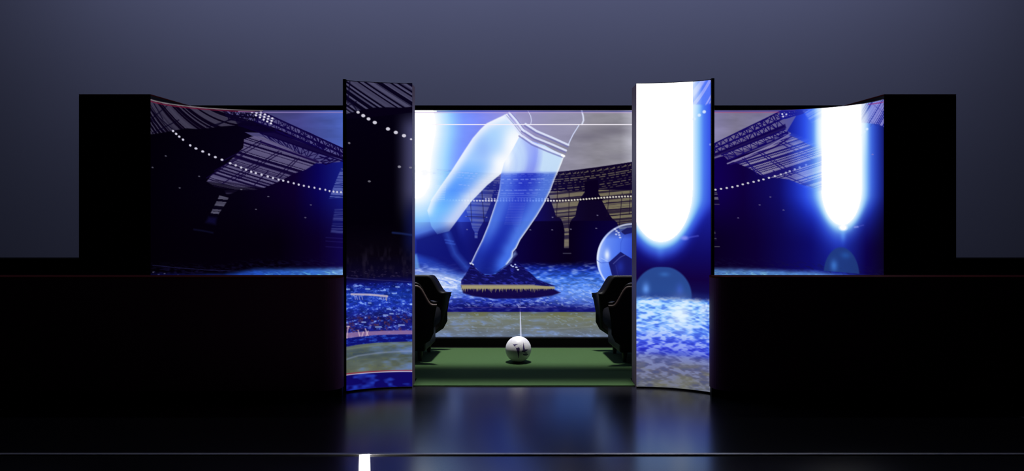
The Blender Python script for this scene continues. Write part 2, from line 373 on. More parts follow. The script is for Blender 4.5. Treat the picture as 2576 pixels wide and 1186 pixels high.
    # lit louvres between the towers
    def gap(cx, halfs, seed, aa=1.0, curve=0.0):
        L = [(cx - a, y) for y, a, b in halfs]; Rr = [(cx + b, y) for y, a, b in halfs][::-1]
        sl, m, _ = c.polymask(L + Rr, 1.4)
        base = c.ramp(lit, X[sl]); dk = c.ramp(blue, X[sl])
        t = (Y[sl] + curve * (X[sl] - cx)) / 3.0 + 700; i = np.floor(t).astype(int); tab = np.random.default_rng(seed).random(4096)
        f = t - i; v = tab[i % 4096] * (1 - f) + tab[(i + 1) % 4096] * f
        kk = (0.30 + 0.70 * np.clip((v - .30) * 3, 0, 1)) * (0.82 + .18 * np.sin(Y[sl] * 2.1))
        kk = kk * (1 - .35 * sm(Y[sl], 480, 500) * 0) 
        colr = dk + (base - dk) * kk[..., None]; mm = (m * aa)[..., None]
        A[sl] = A[sl] * (1 - mm) + colr * mm
        return L, Rr
    top = 480
    gap(1425, [(482, 47, 47), (500, 41, 34), (520, 34, 27), (545, 26, 22), (550, 14, 15), (562, 9, 8), (580, 5, 6), (625, 6, 6)], 51, 1, .10)
    gap(1570, [(478, 72, 60), (492, 62, 60), (520, 48, 60), (545, 34, 60), (550, 30, 60), (560, 18, 60), (575, 13, 40), (585, 8, 12)], 52, 1, .10)
    gap(1198, [(478, 48, 44), (515, 30, 35), (545, 20, 22), (558, 14, 18), (575, 10, 8), (585, 4, 4), (600, 4, 3)], 53, .85, -.05)
    gap(1300, [(480, 22, 18), (512, 18, 16), (555, 14, 12), (585, 4, 3)], 54, .35, 0)
    gap(1092, [(480, 30, 26), (515, 18, 20), (540, 8, 9), (555, 3, 3)], 55, .45, 0)
    gap(1325, [(470, 40, 40), (492, 20, 20)], 56, .3, 0)
    for x0, y0, x1, y1 in ((1403, 470, 1400, 548), (1432, 478, 1430, 575), (1536, 455, 1527, 545), (1565, 486, 1558, 570), (1587, 440, 1583, 540), (1212, 480, 1218, 560), (1182, 482, 1187, 560), (1396, 548, 1450, 543), (1525, 528, 1590, 523), (1535, 543, 1590, 538), (1175, 545, 1222, 547), (1410, 551, 1440, 551), (1540, 552, 1590, 550), (1525, 510, 1590, 506), (1390, 502, 1460, 501)):
        c.line([(x0, y0), (x1, y1)], 1.9, S(22, 12, 40), .75)
    c.poly([(1470, yr(1470) + 30), (1504, yr(1504) + 30), (1506, 488), (1518, 505), (1460, 505), (1472, 488)], S(9, 0, 30), 1, 1.5)
    c.line([(1417, 638), (1436, 638)], 2.2, S(70, 68, 90), .8, 2)
    # string of lamps across the middle
    x = 1088.0; k = 0
    while x < 1700:
        y = 505.5 - sm(np.array(x), 1390, 1590).item() * 11 - (1 - sm(np.array(x), 1090, 1200).item()) * 3
        dbl = 1220 < x < 1392 and (k % 6) != 4
        cc = S(225, 222, 232) if x > 1150 else S(225, 240, 255)
        if x > 1400: cc = S(214, 208, 196)
        c.dot(x, y, 2.4, 2.2, cc)
        if dbl: c.dot(x, y - 4.6, 2.2, 1.8, cc, .85)
        x += 7.45; k += 1
    for x, y in ((1390, 547), (1503, 542), (1389, 579), (1436, 577), (1500, 575), (1334, 579), (1172, 545), (1224, 547), (1273, 547), (1175, 578), (1587, 632)): c.dot(x, y, 2.4, 1.4, S(130, 128, 160), .7)
    # ---------------- pitch
    n2 = .5 * c.noise(15, 4.4, 21, 2, .16) + .5 * c.noise(15, 4.4, 26, 2, -.16); n2 = (n2 - .5) * 1.3 + .5; n3 = c.noise(46, 12, 22, 3, .05); n4 = c.noise(9, 3.2, 24, 2, -.2)
    edge = 655 + 8 * (n3 - .5)
    g = [(655, S(8, 6, 70)), (672, S(18, 34, 150)), (690, S(42, 88, 215)), (712, S(70, 125, 240)), (735, S(72, 118, 240)), (755, S(36, 58, 190)), (775, S(18, 22, 120)), (785, S(14, 14, 105))]
    gcol = c.ramp(g, Y + 10 * (n3 - .5))
    br = np.clip((n2 - .52) * 2.6, -0.6, 1.0)
    gcol = gcol * (1 + .45 * np.minimum(br, 0)[..., None]) + (S(190, 220, 255) - gcol) * (np.clip(br, 0, 1) * .6)[..., None]
    a = sm(Y, edge, edge + 22)
    mid = sm(X, 990, 1042) * (1 - sm(X, 1600, 1700))
    c.mix(gcol, a * mid)
    c.glow(1090, 708, 95, 30, S(225, 240, 255), .9, 2, 'mix')
    c.mix(S(255, 255, 255), np.clip((n2 - .42) * 4, 0, 1) * np.exp(-((X - 1100) / 80) ** 2 - ((Y - 708) / 34) ** 2) * .9)
    c.mix(S(60, 110, 235), np.clip((n4 - .62) * 6, 0, 1) * np.exp(-((X - 1110) / 90) ** 2 - ((Y - 722) / 34) ** 2) * .8)
    c.glow(1470, 745, 95, 26, S(130, 180, 255), .55, 2, 'mix')
    c.mix(S(205, 222, 255), np.clip((n4 - .62) * 6, 0, 1) * sm(Y, 690, 730) * (1 - sm(Y, 770, 784)) * mid * .45)
    c.mix(S(16, 16, 110), sm(Y, 764, 779) * (1 - sm(Y, 784, 787)) * mid * .6)
    # olive strip of turf with bluish patches, below
    sl, m, _ = c.polymask([(1000, 785.5), (1700, 785.5), (1700, 860), (1000, 860)], 1.6)
    ol = c.ramp([(785, S(92, 98, 92)), (800, S(112, 120, 112)), (825, S(108, 116, 118)), (850, S(104, 118, 142))], Y) * (.85 + .3 * n3[..., None])
    ol = ol + (S(116, 142, 196) - ol) * (np.clip((n3 - .48) * 3.4 + (Y - 820) / 90, 0, 1) * np.clip((n2 - .32) * 2.4, 0, 1))[..., None]
    ol = ol + (S(128, 128, 62) - ol) * (np.clip((.52 - n3) * 4, 0, 1) * np.clip((1.1 - (Y - 785) / 45), 0, 1) * .42)[..., None]
    mm = m[..., None]; A[sl] = A[sl] * (1 - mm) + ol[sl] * mm
    c.line([(1100, 823), (1200, 824), (1310, 827), (1400, 828), (1480, 822), (1500, 816)], 1.3, S(160, 166, 176), .4, 2)
    c.mix(S(150, 180, 235), np.clip((n4 - .64) * 6, 0, 1) * sm(Y, 786, 790) * mid * .32)
    c.line([(1110, 800), (1250, 797), (1400, 796), (1500, 804)], 1.6, S(150, 156, 160), .35, 2)
    c.poly([(1307.6, 785), (1309.6, 785), (1312.5, 850), (1308.5, 850)], S(205, 212, 240), .9, 1)
    c.line([(1308.5, 735), (1308.5, 786)], 1.2, S(110, 100, 170), .45)
    c.line([(1300, 766), (1306, 772)], 2, S(180, 190, 240), .7); c.line([(1304, 774), (1322, 774)], 1.6, S(180, 190, 240), .7)
    c.line([(1170, 774), (1400, 773)], 1.4, S(120, 90, 160), .4)
    # side pitch strips
    for x0, x1, rp in ((378, 1042, [(378, S(8, 10, 84)), (480, S(14, 26, 130)), (600, S(30, 74, 190)), (700, S(42, 92, 200)), (800, S(60, 120, 220)), (865, S(120, 170, 235)), (1042, S(130, 180, 245))]),
                       (1600, 2230, [(1600, S(90, 140, 230)), (1797, S(90, 140, 215)), (1960, S(90, 145, 220)), (2120, S(82, 130, 220)), (2180, S(34, 66, 180)), (2225, S(14, 14, 90))])):
        sel = (X >= x0) & (X < x1)
        base = c.ramp(rp, X)
        top = np.where(X < 1042, np.interp(X, [380, 560, 640, 865], [684, 684, 672, 669]), np.interp(X, [1797, 2050, 2222], [670, 676, 694]))
        yy = np.interp(X, [380, 470, 600, 2000, 2140, 2222], [.888, .95, .99, .99, .95, .888]); top = HZ + (top - HZ) * yy
        a = sm(Y, top + 5 * (n3 - .5), top + 16) * sel * .95
        bb = base * (0.7 + .4 * n2[..., None]); w = np.clip((n4 - .5) * 2.4, 0, 1) * .7 * sm(Y, top + 8, top + 22)
        bb = bb + (np.minimum(base * 1.7 + .1, 1) - bb) * w[..., None]
        c.mix(bb, a)
        c.mix(S(20, 16, 60), sm(Y, top - 26, top) * (1 - a) * np.clip((n4 - .45) * 3, 0, 1) * sel * .5)
        c.mix(S(96, 108, 120), sm(Y, 790, 792) * sel * .8)
    c.line(W([(384, 668), (440, 674), (520, 680), (600, 683)]), 1.4, S(34, 34, 80), .7)
    # ---------------- left beam of light in the middle part
    d = np.hypot(np.maximum(np.abs(X - 1030) - 14 - 14 * np.exp(-((Y - 320) / 60.0) ** 2), 0) / 138.0, np.maximum(Y - 450, 0) / 185.0)
    colb = c.ramp([(0, S(255, 255, 255)), (.26, S(255, 255, 255)), (.42, S(200, 232, 255)), (.58, S(150, 212, 255)), (.8, S(105, 150, 255)), (1.2, S(60, 90, 240)), (2, S(40, 50, 180))], d)
    ab = np.interp(d, [0, .3, .5, .8, 1.2, 1.8, 2.4], [1, 1, .93, .50, .18, .05, 0])
    wob = 1 + .08 * (n3 - .5)
    c.mix(colb, np.clip(ab * wob, 0, 1) * sm(X, 905, 1000))
    c.line([(1085, 506), (1150, 506)], 2.4, S(235, 245, 255), .35)
    # ---------------- rear leg (blurred) and trailing boot
    dk = S(14, 16, 105)
    c.poly([(1042, 600), (1120, 575), (1150, 560), (1160, 600), (1182, 640), (1200, 690), (1150, 690), (1100, 668), (1042, 640)], S(14, 18, 112), .85, 16)
    c.poly([(1042, 640), (1090, 652), (1180, 700), (1150, 700), (1060, 672), (1042, 668)], S(40, 80, 200), .45, 14)
    c.line([(1125, 590), (1145, 640), (1175, 675)], 12, S(70, 120, 235), .5, 16)
    c.line([(1120, 604), (1140, 608)], 3, S(70, 110, 230), .5, 4); c.line([(1122, 611), (1144, 615)], 3, S(70, 110, 230), .5, 4)
    c.poly([(1042, 640), (1048, 640), (1056, 676), (1042, 676)], S(120, 180, 235), .6, 6)
    leg1 = [(1276, 287), (1250, 299), (1225, 311), (1210, 325), (1190, 348), (1170, 378), (1140, 425), (1110, 468), (1085, 505), (1075, 530), (1085, 570), (1100, 590), (1130, 582), (1145, 562), (1165, 535), (1185, 508), (1225, 467), (1262, 436), (1290, 400), (1314, 345), (1310, 330), (1285, 300)]
    sl, m, sd = c.polymask(leg1, 2.2)
    lx, ly = X[sl], Y[sl]
    base = c.ramp([(285, S(196, 226, 255)), (340, S(172, 216, 255)), (400, S(160, 205, 255)), (440, S(110, 175, 255)), (480, S(80, 150, 255)), (530, S(110, 190, 255)), (590, S(140, 195, 255))], ly)
    # distance from the left rim
    dl = np.full(lx.shape, 1e9); rim = leg1[0:10]
    for p, q in zip(rim[:-1], rim[1:]): dl = np.minimum(dl, c.segd(lx, ly, p, q))
    dr = np.full(lx.shape, 1e9); rim = leg1[13:20]
    for p, q in zip(rim[:-1], rim[1:]): dr = np.minimum(dr, c.segd(lx, ly, p, q))
    wht = np.exp(-(dl / 15) ** 2) * .85 + np.exp(-(np.maximum(dr - 6, 0) / 24) ** 2) * .9
    base = base + (S(250, 252, 255) - base) * np.clip(wht, 0, 1)[..., None]
    shade = np.exp(-((lx - 1215) / 22) ** 2 - ((ly - 375) / 32) ** 2) * .5
    base = base + (S(140, 175, 250) - base) * shade[..., None]
    al = m * np.interp(ly, [285, 430, 500, 560, 592], [.95, .93, .85, .7, .2])
    A[sl] = A[sl] * (1 - al[..., None]) + base * al[..., None]
    c.line(leg1[0:9], 2.2, S(250, 252, 255), .6, 2.5)
    c.glow(1290, 360, 26, 48, S(255, 255, 255), .8, 2, 'mix'); c.glow(1262, 412, 30, 30, S(255, 255, 255), .85, 2, 'mix')
    # ---------------- front leg
    leg2 = [(1306, 345), (1330, 352), (1370, 366), (1419, 393), (1414, 408), (1405, 430), (1396, 450), (1385, 480), (1368, 515), (1350, 545), (1328, 577), (1309, 604), (1299, 625), (1291, 634), (1289, 648), (1276, 665), (1240, 690),
            (1212, 690), (1192, 668), (1184, 663), (1196, 637), (1212, 605), (1228, 566), (1240, 530), (1250, 500), (1256, 475), (1260, 440), (1268, 410), (1290, 375)]
    sl, m, sd = c.polymask(leg2, 1.6); lx, ly = X[sl], Y[sl]
    def dist(rim):
        d = np.full(lx.shape, 1e9)
        for p, q in zip(rim[:-1], rim[1:]): d = np.minimum(d, c.segd(lx, ly, p, q))
        return d
    dR = dist(leg2[3:16]); dL = dist(leg2[19:28])
    base = c.ramp([(345, S(150, 165, 252)), (400, S(130, 150, 252)), (434, S(120, 135, 240)), (437, S(34, 48, 205)), (500, S(38, 60, 208)), (560, S(30, 52, 190)), (620, S(22, 38, 165)), (690, S(16, 24, 120))], ly)
    lig = c.ramp([(345, S(205, 232, 255)), (430, S(200, 228, 255)), (440, S(100, 145, 255)), (560, S(90, 140, 250)), (690, S(60, 110, 240))], ly)
    t = dR / (dR + dL + 1e-6)     # 0 at the right rim, 1 at the left rim
    up = 1 - sm(ly, 425, 445)
    kk = np.exp(-(np.maximum(t - .12 - .16 * up, 0) / (.24 - .12 * up)) ** 2) + .85 * np.exp(-(np.maximum(.88 - .20 * up - t, 0) / (.22 - .08 * up)) ** 2) * (1 - .75 * sm(ly, 560, 650))
    strk = .04 * (np.sin(t * 60 + ly * .03) > .3) * up
    kk = kk - strk
    kk = kk + .5 * sm(-ly, -440, -350) * (t < .42) * .6
    base = base + (lig - base) * np.clip(kk, 0, 1)[..., None]
    base = base + (S(245, 250, 255) - base) * (np.exp(-(dR / 3.6) ** 2) * .95)[..., None]
    base = base + (S(235, 242, 255) - base) * (np.exp(-(dL / 3.2) ** 2) * .9 * sm(ly, 440, 500))[..., None]
    base = base + (S(250, 252, 255) - base) * (np.exp(-((lx - 1275) / 14) ** 2) * (1 - sm(ly, 400, 450)) * .9)[..., None]
    al = m * np.interp(ly, [345, 430, 440, 500, 600, 690], [.93, .9, .78, .80, .90, .95])
    A[sl] = A[sl] * (1 - al[..., None]) + base * al[..., None]
    c.poly([(1276, 665), (1289, 640), (1296, 632), (1300, 640), (1290, 650), (1286, 660), (1262, 678)], S(170, 205, 255), .6, 8)
    c.line([(1183, 663), (1190, 666)], 4, S(235, 242, 255), .9, 2)
    # see-through thigh between the socks
    c.poly([(1300, 282), (1464, 282), (1468, 300), (1455, 318), (1438, 350), (1428, 366), (1318, 316), (1296, 296)], S(150, 147, 186), .45, 2)
    cf = S(224, 232, 255); cs = S(112, 112, 178)
    for pts in ([(1281, 284), (1298, 303), (1318, 331)], [(1270, 291), (1288, 312), (1310, 340)]):
        c.line([(x + 4, y + 1) for x, y in pts], 4, cs, .6, 2); c.line(pts, 5, cf, .95, 2)
    for pts in ([(1322, 312), (1350, 330), (1390, 347), (1430, 365)], [(1314, 326), (1345, 346), (1385, 362), (1424, 379)], [(1308, 338), (1340, 360), (1380, 377), (1416, 391)]):
        c.line([(x - 2, y + 4.5) for x, y in pts], 4, cs, .7, 2); c.line(pts, 5, cf, .9, 2)
    c.line([(1414, 391), (1419, 393)], 6, S(255, 255, 255), .9)
    rr = random.Random(77)
    for off, h, pl, pg, aa, x0, x1 in ((2, 1.6, 14, 10, .28, 1268, 1385), (15, 3.0, 12, 7, .42, 1262, 1372), (24, 2.6, 5, 16, .4, 1262, 1366), (42, 2.2, 7, 6, .38, 1262, 1358), (50, 1.8, 12, 6, .3, 1260, 1352), (55, 1.4, 30, 4, .25, 1258, 1350), (60, 1.4, 30, 4, .25, 1258, 1345),
                                       (3, 2.6, 8, 8, .5, 1150, 1200), (10, 2, 8, 8, .4, 1140, 1195), (16, 2, 12, 6, .35, 1150, 1190), (34, 2.2, 8, 6, .45, 1155, 1180), (2, 2, 9, 8, .4, 1100, 1135), (12, 2, 9, 10, .35, 1090, 1120)):
        x = float(x0)
        while x < x1:
            w_ = rr.uniform(.4, 1.3) * pl; y = yr(x) + off; c.line([(x, y), (min(x + w_, x1), y)], h, S(176, 196, 255), aa, 1.6); x += w_ + rr.uniform(.4, 1.4) * pg
    for k in range(9): c.line([(1095 + k * .8, 468 + k * 4.2), (1122 - k * .5, 468 + k * 4.2)], 1.5, S(225, 240, 255), .35, 1.5)
    for k in range(14): c.line([(1282 - k, 512 + k * 4), (1322 - k, 512 + k * 4)], 1.3, S(120, 130, 225), .35, 1.5)
    c.line([(1160, 504), (1240, 505)], 1.0, S(255, 255, 255), .0)
    c.line([(1328, 279), (1335, 292), (1337, 304), (1335, 313)], 2, S(220, 228, 255), .8)
    c.line([(1463, 277), (1467, 292), (1468, 303), (1464, 313)], 4, S(225, 232, 255), .85, 2); c.line([(1456, 316), (1442, 338), (1435, 352), (1430, 364)], 2.6, S(215, 225, 255), .85)
    # ---------------- boot and cut tuft
    boot = [(1186, 664), (1200, 680), (1220, 692), (1246, 690), (1272, 672), (1288, 662), (1300, 656), (1312, 668), (1335, 688), (1352, 704), (1380, 714), (1400, 721), (1160, 721), (1160, 706), (1172, 690)]
    c.poly(boot, S(13, 10, 78), .95, 2.5)
    sl, m, _ = c.polymask(boot, 3); A[sl] += (np.clip((n4[sl] - .5) * 2.4, 0, 1) * m * .35)[..., None] * S(80, 100, 240)
    for x, y, rx in ((1290, 671, 3), (1299, 673, 3.4), (1303, 679, 3), (1286, 668, 2), (1296, 666, 2.4)): c.dot(x, y, rx, 1.8, S(200, 215, 255), .85)
    lens = [(1160, 719), (1200, 718), (1300, 718), (1380, 721), (1410, 737), (1390, 744), (1350, 750), (1300, 752), (1240, 752), (1190, 746), (1165, 738)]
    c.poly(lens, S(16, 4, 62), .96, 4)
    c.poly([(1160, 718), (1340, 718), (1395, 722), (1395, 727), (1162, 727)], S(165, 156, 118), .95, 2)
    rr = random.Random(5); x = 1160.0
    while x < 1396:
        h_ = rr.uniform(2, 10) * (1 - max(0, (x - 1340) / 70)); w_ = rr.uniform(1.2, 3.4)
        c.poly([(x, 725), (x + w_, 725), (x + w_ / 2 + rr.uniform(-1, 1), 727 + h_)], S(165, 156, 110), .9, 1.2); x += w_ * rr.uniform(.8, 1.6)
    c.line([(1160, 717), (1345, 717)], 1.4, S(205, 195, 190), .5)
    # ---------------- ball at the right edge of the middle part
    bx, by, R_ = 1592, 652, 91
    d = np.hypot((X - bx) / R_, (Y - by) / (R_ * 1.0)); m = np.clip((1 - d) * R_ / 1.5 + .5, 0, 1)
    ux = (X - bx) / R_; uy = (Y - by) / R_
    bc = c.ramp([(-1, S(215, 228, 255)), (-.92, S(150, 180, 255)), (-.8, S(105, 145, 250)), (-.5, S(84, 125, 245)), (0, S(50, 80, 215)), (1, S(30, 40, 150))], ux + .15 * uy)
    am = m * np.interp(uy, [-1, -.8, -.55, 1], [.2, .5, .96, 1]); c.mix(bc, am)
    c.mix(S(235, 242, 255), m * np.clip(1 - np.abs(d - .97) / .04, 0, 1) * (ux < 0) * .8)
    c.glow(1527, 642, 7, 14, S(235, 245, 255), .9, 2, 'mix'); c.line([(1512, 650), (1528, 658)], 2, S(190, 210, 255), .5)
    c.poly([(1561, 634), (1590, 652), (1590, 696), (1541, 699), (1531, 661)], S(20, 20, 95), .95, 2)
    c.poly([(1590, 652), (1620, 634), (1650, 660), (1640, 699), (1590, 696)], S(20, 20, 95), .95, 2)
    c.line([(1543, 664), (1560, 648), (1572, 642)], 2, S(90, 95, 170), .7, 2); c.line([(1549, 668), (1556, 700)], 1.6, S(60, 60, 140), .5, 2)
    c.glow(1560, 672, 10, 16, S(40, 60, 190), .5, 2, 'mix')
    c.poly([(1562, 583), (1578, 573), (1620, 570), (1600, 584), (1571, 591)], S(22, 22, 90), .92, 2)
    for p in (((1561, 634), (1562, 610), (1571, 591)), ((1531, 661), (1512, 662), (1501, 655)), ((1541, 699), (1530, 720), (1536, 735))): c.line(p, 1.6, S(50, 80, 200), .6, 2)
    for x, y in ((1551, 582), (1556, 586), (1550, 590), (1558, 592), (1547, 577), (1560, 598)): c.dot(x, y, 3, 2.2, S(225, 232, 255), .7)
    # ---------------- right beam
    d = np.hypot((X - 2117) / 49.0, np.maximum(Y - 470, 0) / 92.0)
    d = np.where(d > 1, 1 + (d - 1) * (1 + .9 * sm(Y, 490, 570)), d)
    colb = c.ramp([(0, S(255, 255, 255)), (1.0, S(255, 255, 255)), (1.14, S(205, 235, 255)), (1.32, S(150, 208, 255)), (1.55, S(95, 150, 255)), (1.9, S(60, 100, 250)), (2.6, S(30, 45, 190)), (3.4, S(18, 20, 130))], d)
    ab = np.interp(d, [0, 1.05, 1.2, 1.4, 1.7, 2.2, 3, 3.6], [1, 1, .95, .78, .58, .36, .12, 0])
    side = sm(X, 2100, 2135); ab = ab * (1 - side * (1 - np.interp(d, [0, 1.3, 1.6, 2.2], [1, 1, .75, .45]))); core_r = np.interp(d, [0, 1.0, 1.12, 1.42], [1, 1, .7, 0])
    c.mix(colb, ab)
    c.dot(2121, W([(2121, 573)])[0][1], 10, 7, S(255, 255, 255), 1, .8)
    c.glow(2121, 588, 7, 16, S(50, 100, 220), .6, 2, 'screen')
    for x, y in ((2165, 340), (2174, 332), (2181, 325)):
        x, y = W([(x, y)])[0]; c.dot(x, y, 3.4, 3, S(205, 228, 255), .95, .7)
    c.line(W([(2150, 572), (2158, 571)]), 4, S(150, 160, 240), .7, 3); c.line(W([(2160, 570), (2172, 567)]), 2, S(90, 95, 200), .6, 3)
    c.dot(*W([(2195, 389)])[0], 3, 1.8, S(120, 120, 200), .8)
    c.stripes(W([(1990, 345), (2030, 362), (2076, 384), (2076, 478), (2050, 472), (2010, 455), (1995, 400)]), lambda x, y: (y + x * .30) / 2.4, S(205, 215, 255), S(84, 130, 255), 41, .55, .38, 26, 5)
    c.stripes(W([(2020, 279), (2075, 272), (2068, 300), (2040, 308)]), lambda x, y: (y + x * .5) / 2.8, S(190, 210, 255), S(84, 130, 255), 42, .55, .35, 5, 5)
    c.stripes(W([(2155, 262), (2230, 248), (2230, 322), (2208, 312), (2170, 309), (2155, 311)]), lambda x, y: (y + x * 1.35) / 3.6, S(165, 160, 225), S(34, 38, 150), 45, .58, .6, 3)
    c.mix(S(240, 250, 255), np.clip(core_r * 1.1, 0, 1) * (1 - sm(Y, 330, 430)) * .8); c.mix(S(255, 255, 255), (d < 1.02) * 1.0)
    # pale dome under the right beam
    cxd, cyd = 2117, HZ + (685 - HZ) * .96; sl = c.bb(2060, 600, 2175, cyd)
    ds = np.hypot((X[sl] - cxd) / 45, (Y[sl] - cyd - 8) / 68); m = np.clip((1 - ds) * 14 + .5, 0, 1)
    c.mix(S(32, 60, 124), m * .85, sl)
    c.mix(S(62, 120, 210), np.exp(-((X[sl] - 2098) / 9) ** 2 - ((Y[sl] - 663) / 14) ** 2) * m * .8, sl)
    c.mix(S(40, 90, 175), np.exp(-((X[sl] - 2127) / 12) ** 2 - ((Y[sl] - 636) / 8) ** 2) * m * .6, sl)
    a2 = sm(Y, HZ + 178 * .955, HZ + 190 * .955) * (np.abs(X - 2117) < 60)
    # ---------------- thin lines across the picture
    c.line([(1088, 313.6), (1700, 313.6)], 2.6, S(246, 240, 250), .95)
    ed = [(380, 0), (560, 0), (640, 0)]
    c.line([(379, 282.4), (560, 282), (640, 282.4)], 2.4, S(112, 24, 52), .85)
    c.line([(379, 278.6), (600, 278.6), (660, 278)], 2.6, S(142, 130, 130), .85)  # lit look of the bezel, painted as a pale line in the picture
    c.line([(600, 283), (1042, 283)], 2.2, S(150, 130, 190), .85)
    c.line([(1042, 283.5), (1600, 283.5)], 1.8, S(190, 160, 215), .75); c.line([(1100, 280), (1600, 280)], 2.6, S(36, 40, 150), .65)
    c.line([(1795, 283), (1960, 283)], 2.4, S(170, 70, 120), .6); c.line([(1795, 279.5), (2000, 279.5)], 3, S(60, 50, 150), .7)
    c.line(W([(2222, 257), (2205, 260), (2185, 263)]), 2.4, S(150, 40, 110), .7)
    boost = np.ones(X.shape)
    wht = np.clip((A.min(-1) - .985) * 66, 0, 1)
    return tolin(np.clip(A, 0, 1), boost + 1.6 * wht)

# ------------------------------------------------------------------ pictures on the two columns
def paint_left_column(c, T):
    X, Y = c.X, c.Y; A = c.A
    A[:] = c.ramp([(203, S(4, 1, 18)), (400, S(3, 0, 12)), (560, S(2, 0, 8)), (640, S(7, 3, 14)), (695, S(10, 6, 40)), (715, S(14, 16, 104)), (985, S(12, 10, 100))], Y)
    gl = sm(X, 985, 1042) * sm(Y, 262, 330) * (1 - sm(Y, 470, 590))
    c.mix(S(80, 80, 122), gl * .85)  # glare from the bright beam next to the column, painted into this picture
    c.mix(S(16, 22, 84), sm(X, 1000, 1040) * sm(Y, 480, 560) * (1 - sm(Y, 600, 680)) * .7)
    c.stripes(T([(868, 198), (1045, 198), (1045, 268), (1010, 271), (975, 270), (940, 271), (905, 278), (868, 288)]), lambda x, y: (y - (x - 872) * .62 + (x - 872) ** 2 * .0007 * 0) / 5.2, S(84, 82, 112), S(7, 3, 26), 61, .60, .95, 2.5, 4)
    for p in (((868, 270), (896, 256)), ((872, 240), (900, 282)), ((880, 205), (875, 260))): c.line(T(p), 3, S(10, 5, 34), .8, 2)
    c.poly(T([(868, 289), (905, 279), (940, 272), (975, 271), (1010, 272), (1045, 268), (1045, 282), (868, 300)]), S(6, 1, 20), .9, 2)
    for x, y, a, r in ((210, 478, 1, 4.2), (277, 522, 1, 5), (346, 564, 1, 4.8), (427, 611, 1, 5.2), (598, 694, 1, 5.2), (700, 740, 1, 5.2), (806, 782, 1, 5.2), (898, 828, 1, 3), (95, 878, .5, 3), (745, 1185, .6, 4)):
        x, y = T([(860 + x / 5.155, 190 + y / 5.155)])[0]; c.dot(x, y, r, r * .8, S(205, 202, 216), a)
    for x, y in ((1005, 420), (929, 457), (1033, 422)): c.dot(x, y, 4, 2.2, S(140, 138, 150), .7)
    c.line(T([(988, 586), (1010, 588), (1037, 592)]), 4.5, S(26, 40, 96), .8, 4)
    n1 = c.noise(12, 5, 71, 3); n2 = c.noise(7, 4, 72, 3); n3 = c.noise(40, 14, 73, 3); n4 = c.noise(9, 22, 74, 2)
    c.mix(S(34, 28, 48), np.clip((n4 - .5) * 3, 0, 1) * sm(Y, 600, 660) * (1 - sm(Y, 690, 705)) * .6)
    c.mix(S(60, 50, 80), np.clip((n2 - .6) * 5, 0, 1) * sm(Y, 670, 685) * (1 - sm(Y, 696, 706)) * .6)
    c.line(T([(868, 699), (950, 705), (1042, 710)]), 1.6, S(60, 60, 120), .6)
    # crowd
    cr = sm(Y, 706, 716) * (1 - sm(Y, 842, 846))
    base = c.ramp([(706, S(14, 18, 110)), (740, S(22, 50, 160)), (770, S(26, 48, 165)), (800, S(22, 24, 110)), (845, S(24, 28, 130))], Y) * (.55 + .9 * n1[..., None])
    c.mix(base, cr)
    c.mix(S(80, 120, 225), np.clip((n2 - .56) * 4, 0, 1) * cr * .7)
    c.mix(S(150, 185, 245), np.clip((n1 - .66) * 9, 0, 1) * cr * .75)
    c.mix(S(100, 52, 66), np.clip((c.noise(8, 6, 75, 2) - .58) * 6, 0, 1) * sm(Y, 785, 800) * cr * .6)
    for x, y, w_ in ((925, 725, 10), (875, 723, 8), (978, 777, 8), (985, 789, 8), (970, 792, 10), (915, 807, 9), (1010, 818, 14), (930, 760, 6), (1000, 722, 8), (952, 821, 14), (992, 738, 10), (1034, 766, 5)):
        c.line([(x - w_ / 2, y), (x + w_ / 2, y + .6)], 3, S(175, 205, 250), .75, 2.5)
    # goal frame
    c.line(T([(884, 741), (930, 742), (974, 746)]), 5, S(188, 176, 196), .9, 2); c.line(T([(973, 745), (972, 756)]), 2.6, S(180, 170, 180), .8)
    for x in (892, 897, 903, 910, 958, 963, 968): c.line(T([(x, 745), (x + 2, 754)]), 2, S(160, 160, 205), .7)
    # boards
    c.poly(T([(866, 838), (920, 835), (1045, 832), (1045, 842), (940, 844), (866, 852)]), S(140, 108, 156), .9, 2)
    for x0, y0, x1, y1 in ((873, 822, 879, 822), (876, 822, 872, 850), (901, 832, 905, 846), (919, 828, 926, 845), (926, 834, 920, 848), (914, 836, 910, 848), (866, 850, 866, 870), (873, 850, 873, 876)):
        c.line(T([(x0, y0), (x1, y1)]), 3, S(205, 180, 196), .75, 2)
    sl, m, _ = c.polymask(T([(866, 853), (940, 845), (1045, 843), (1045, 862), (950, 864), (866, 874)]), 2.5)
    c.mix(S(14, 18, 112), m * .95, sl); c.mix(S(44, 90, 210), np.clip((n1[sl] - .5) * 3, 0, 1) * m * .8, sl)
    # turf
    sl, m, _ = c.polymask(T([(866, 874), (900, 868), (950, 863), (1000, 861), (1045, 860), (1045, 990), (866, 1000)]), 2.5)
    ol = c.ramp([(862, S(96, 108, 104)), (885, S(68, 84, 96)), (900, S(84, 96, 92)), (935, S(96, 104, 92))], Y[sl]) * (.8 + .4 * n3[sl][..., None])
    ol = ol + (S(96, 124, 186) - ol) * (np.clip((n3[sl] - .42) * 2.6 + (X[sl] - 970) / 160, 0, 1) * .8)[..., None]
    ol = ol + (S(112, 118, 66) - ol) * (np.clip((n1[sl] - .5) * 3, 0, 1) * .35)[..., None]
    A[sl] = A[sl] * (1 - m[..., None]) + ol * m[..., None]
    c.line(T([(866, 906), (900, 896), (960, 888), (1042, 884)]), 3, S(140, 152, 180), .6, 4); c.line(T([(866, 880), (940, 870), (1042, 866)]), 2.5, S(120, 130, 110), .5, 4)
    sl, m, _ = c.polymask(T([(866, 944), (930, 939), (1045, 936), (1045, 1000), (866, 1010)]), 1.6)
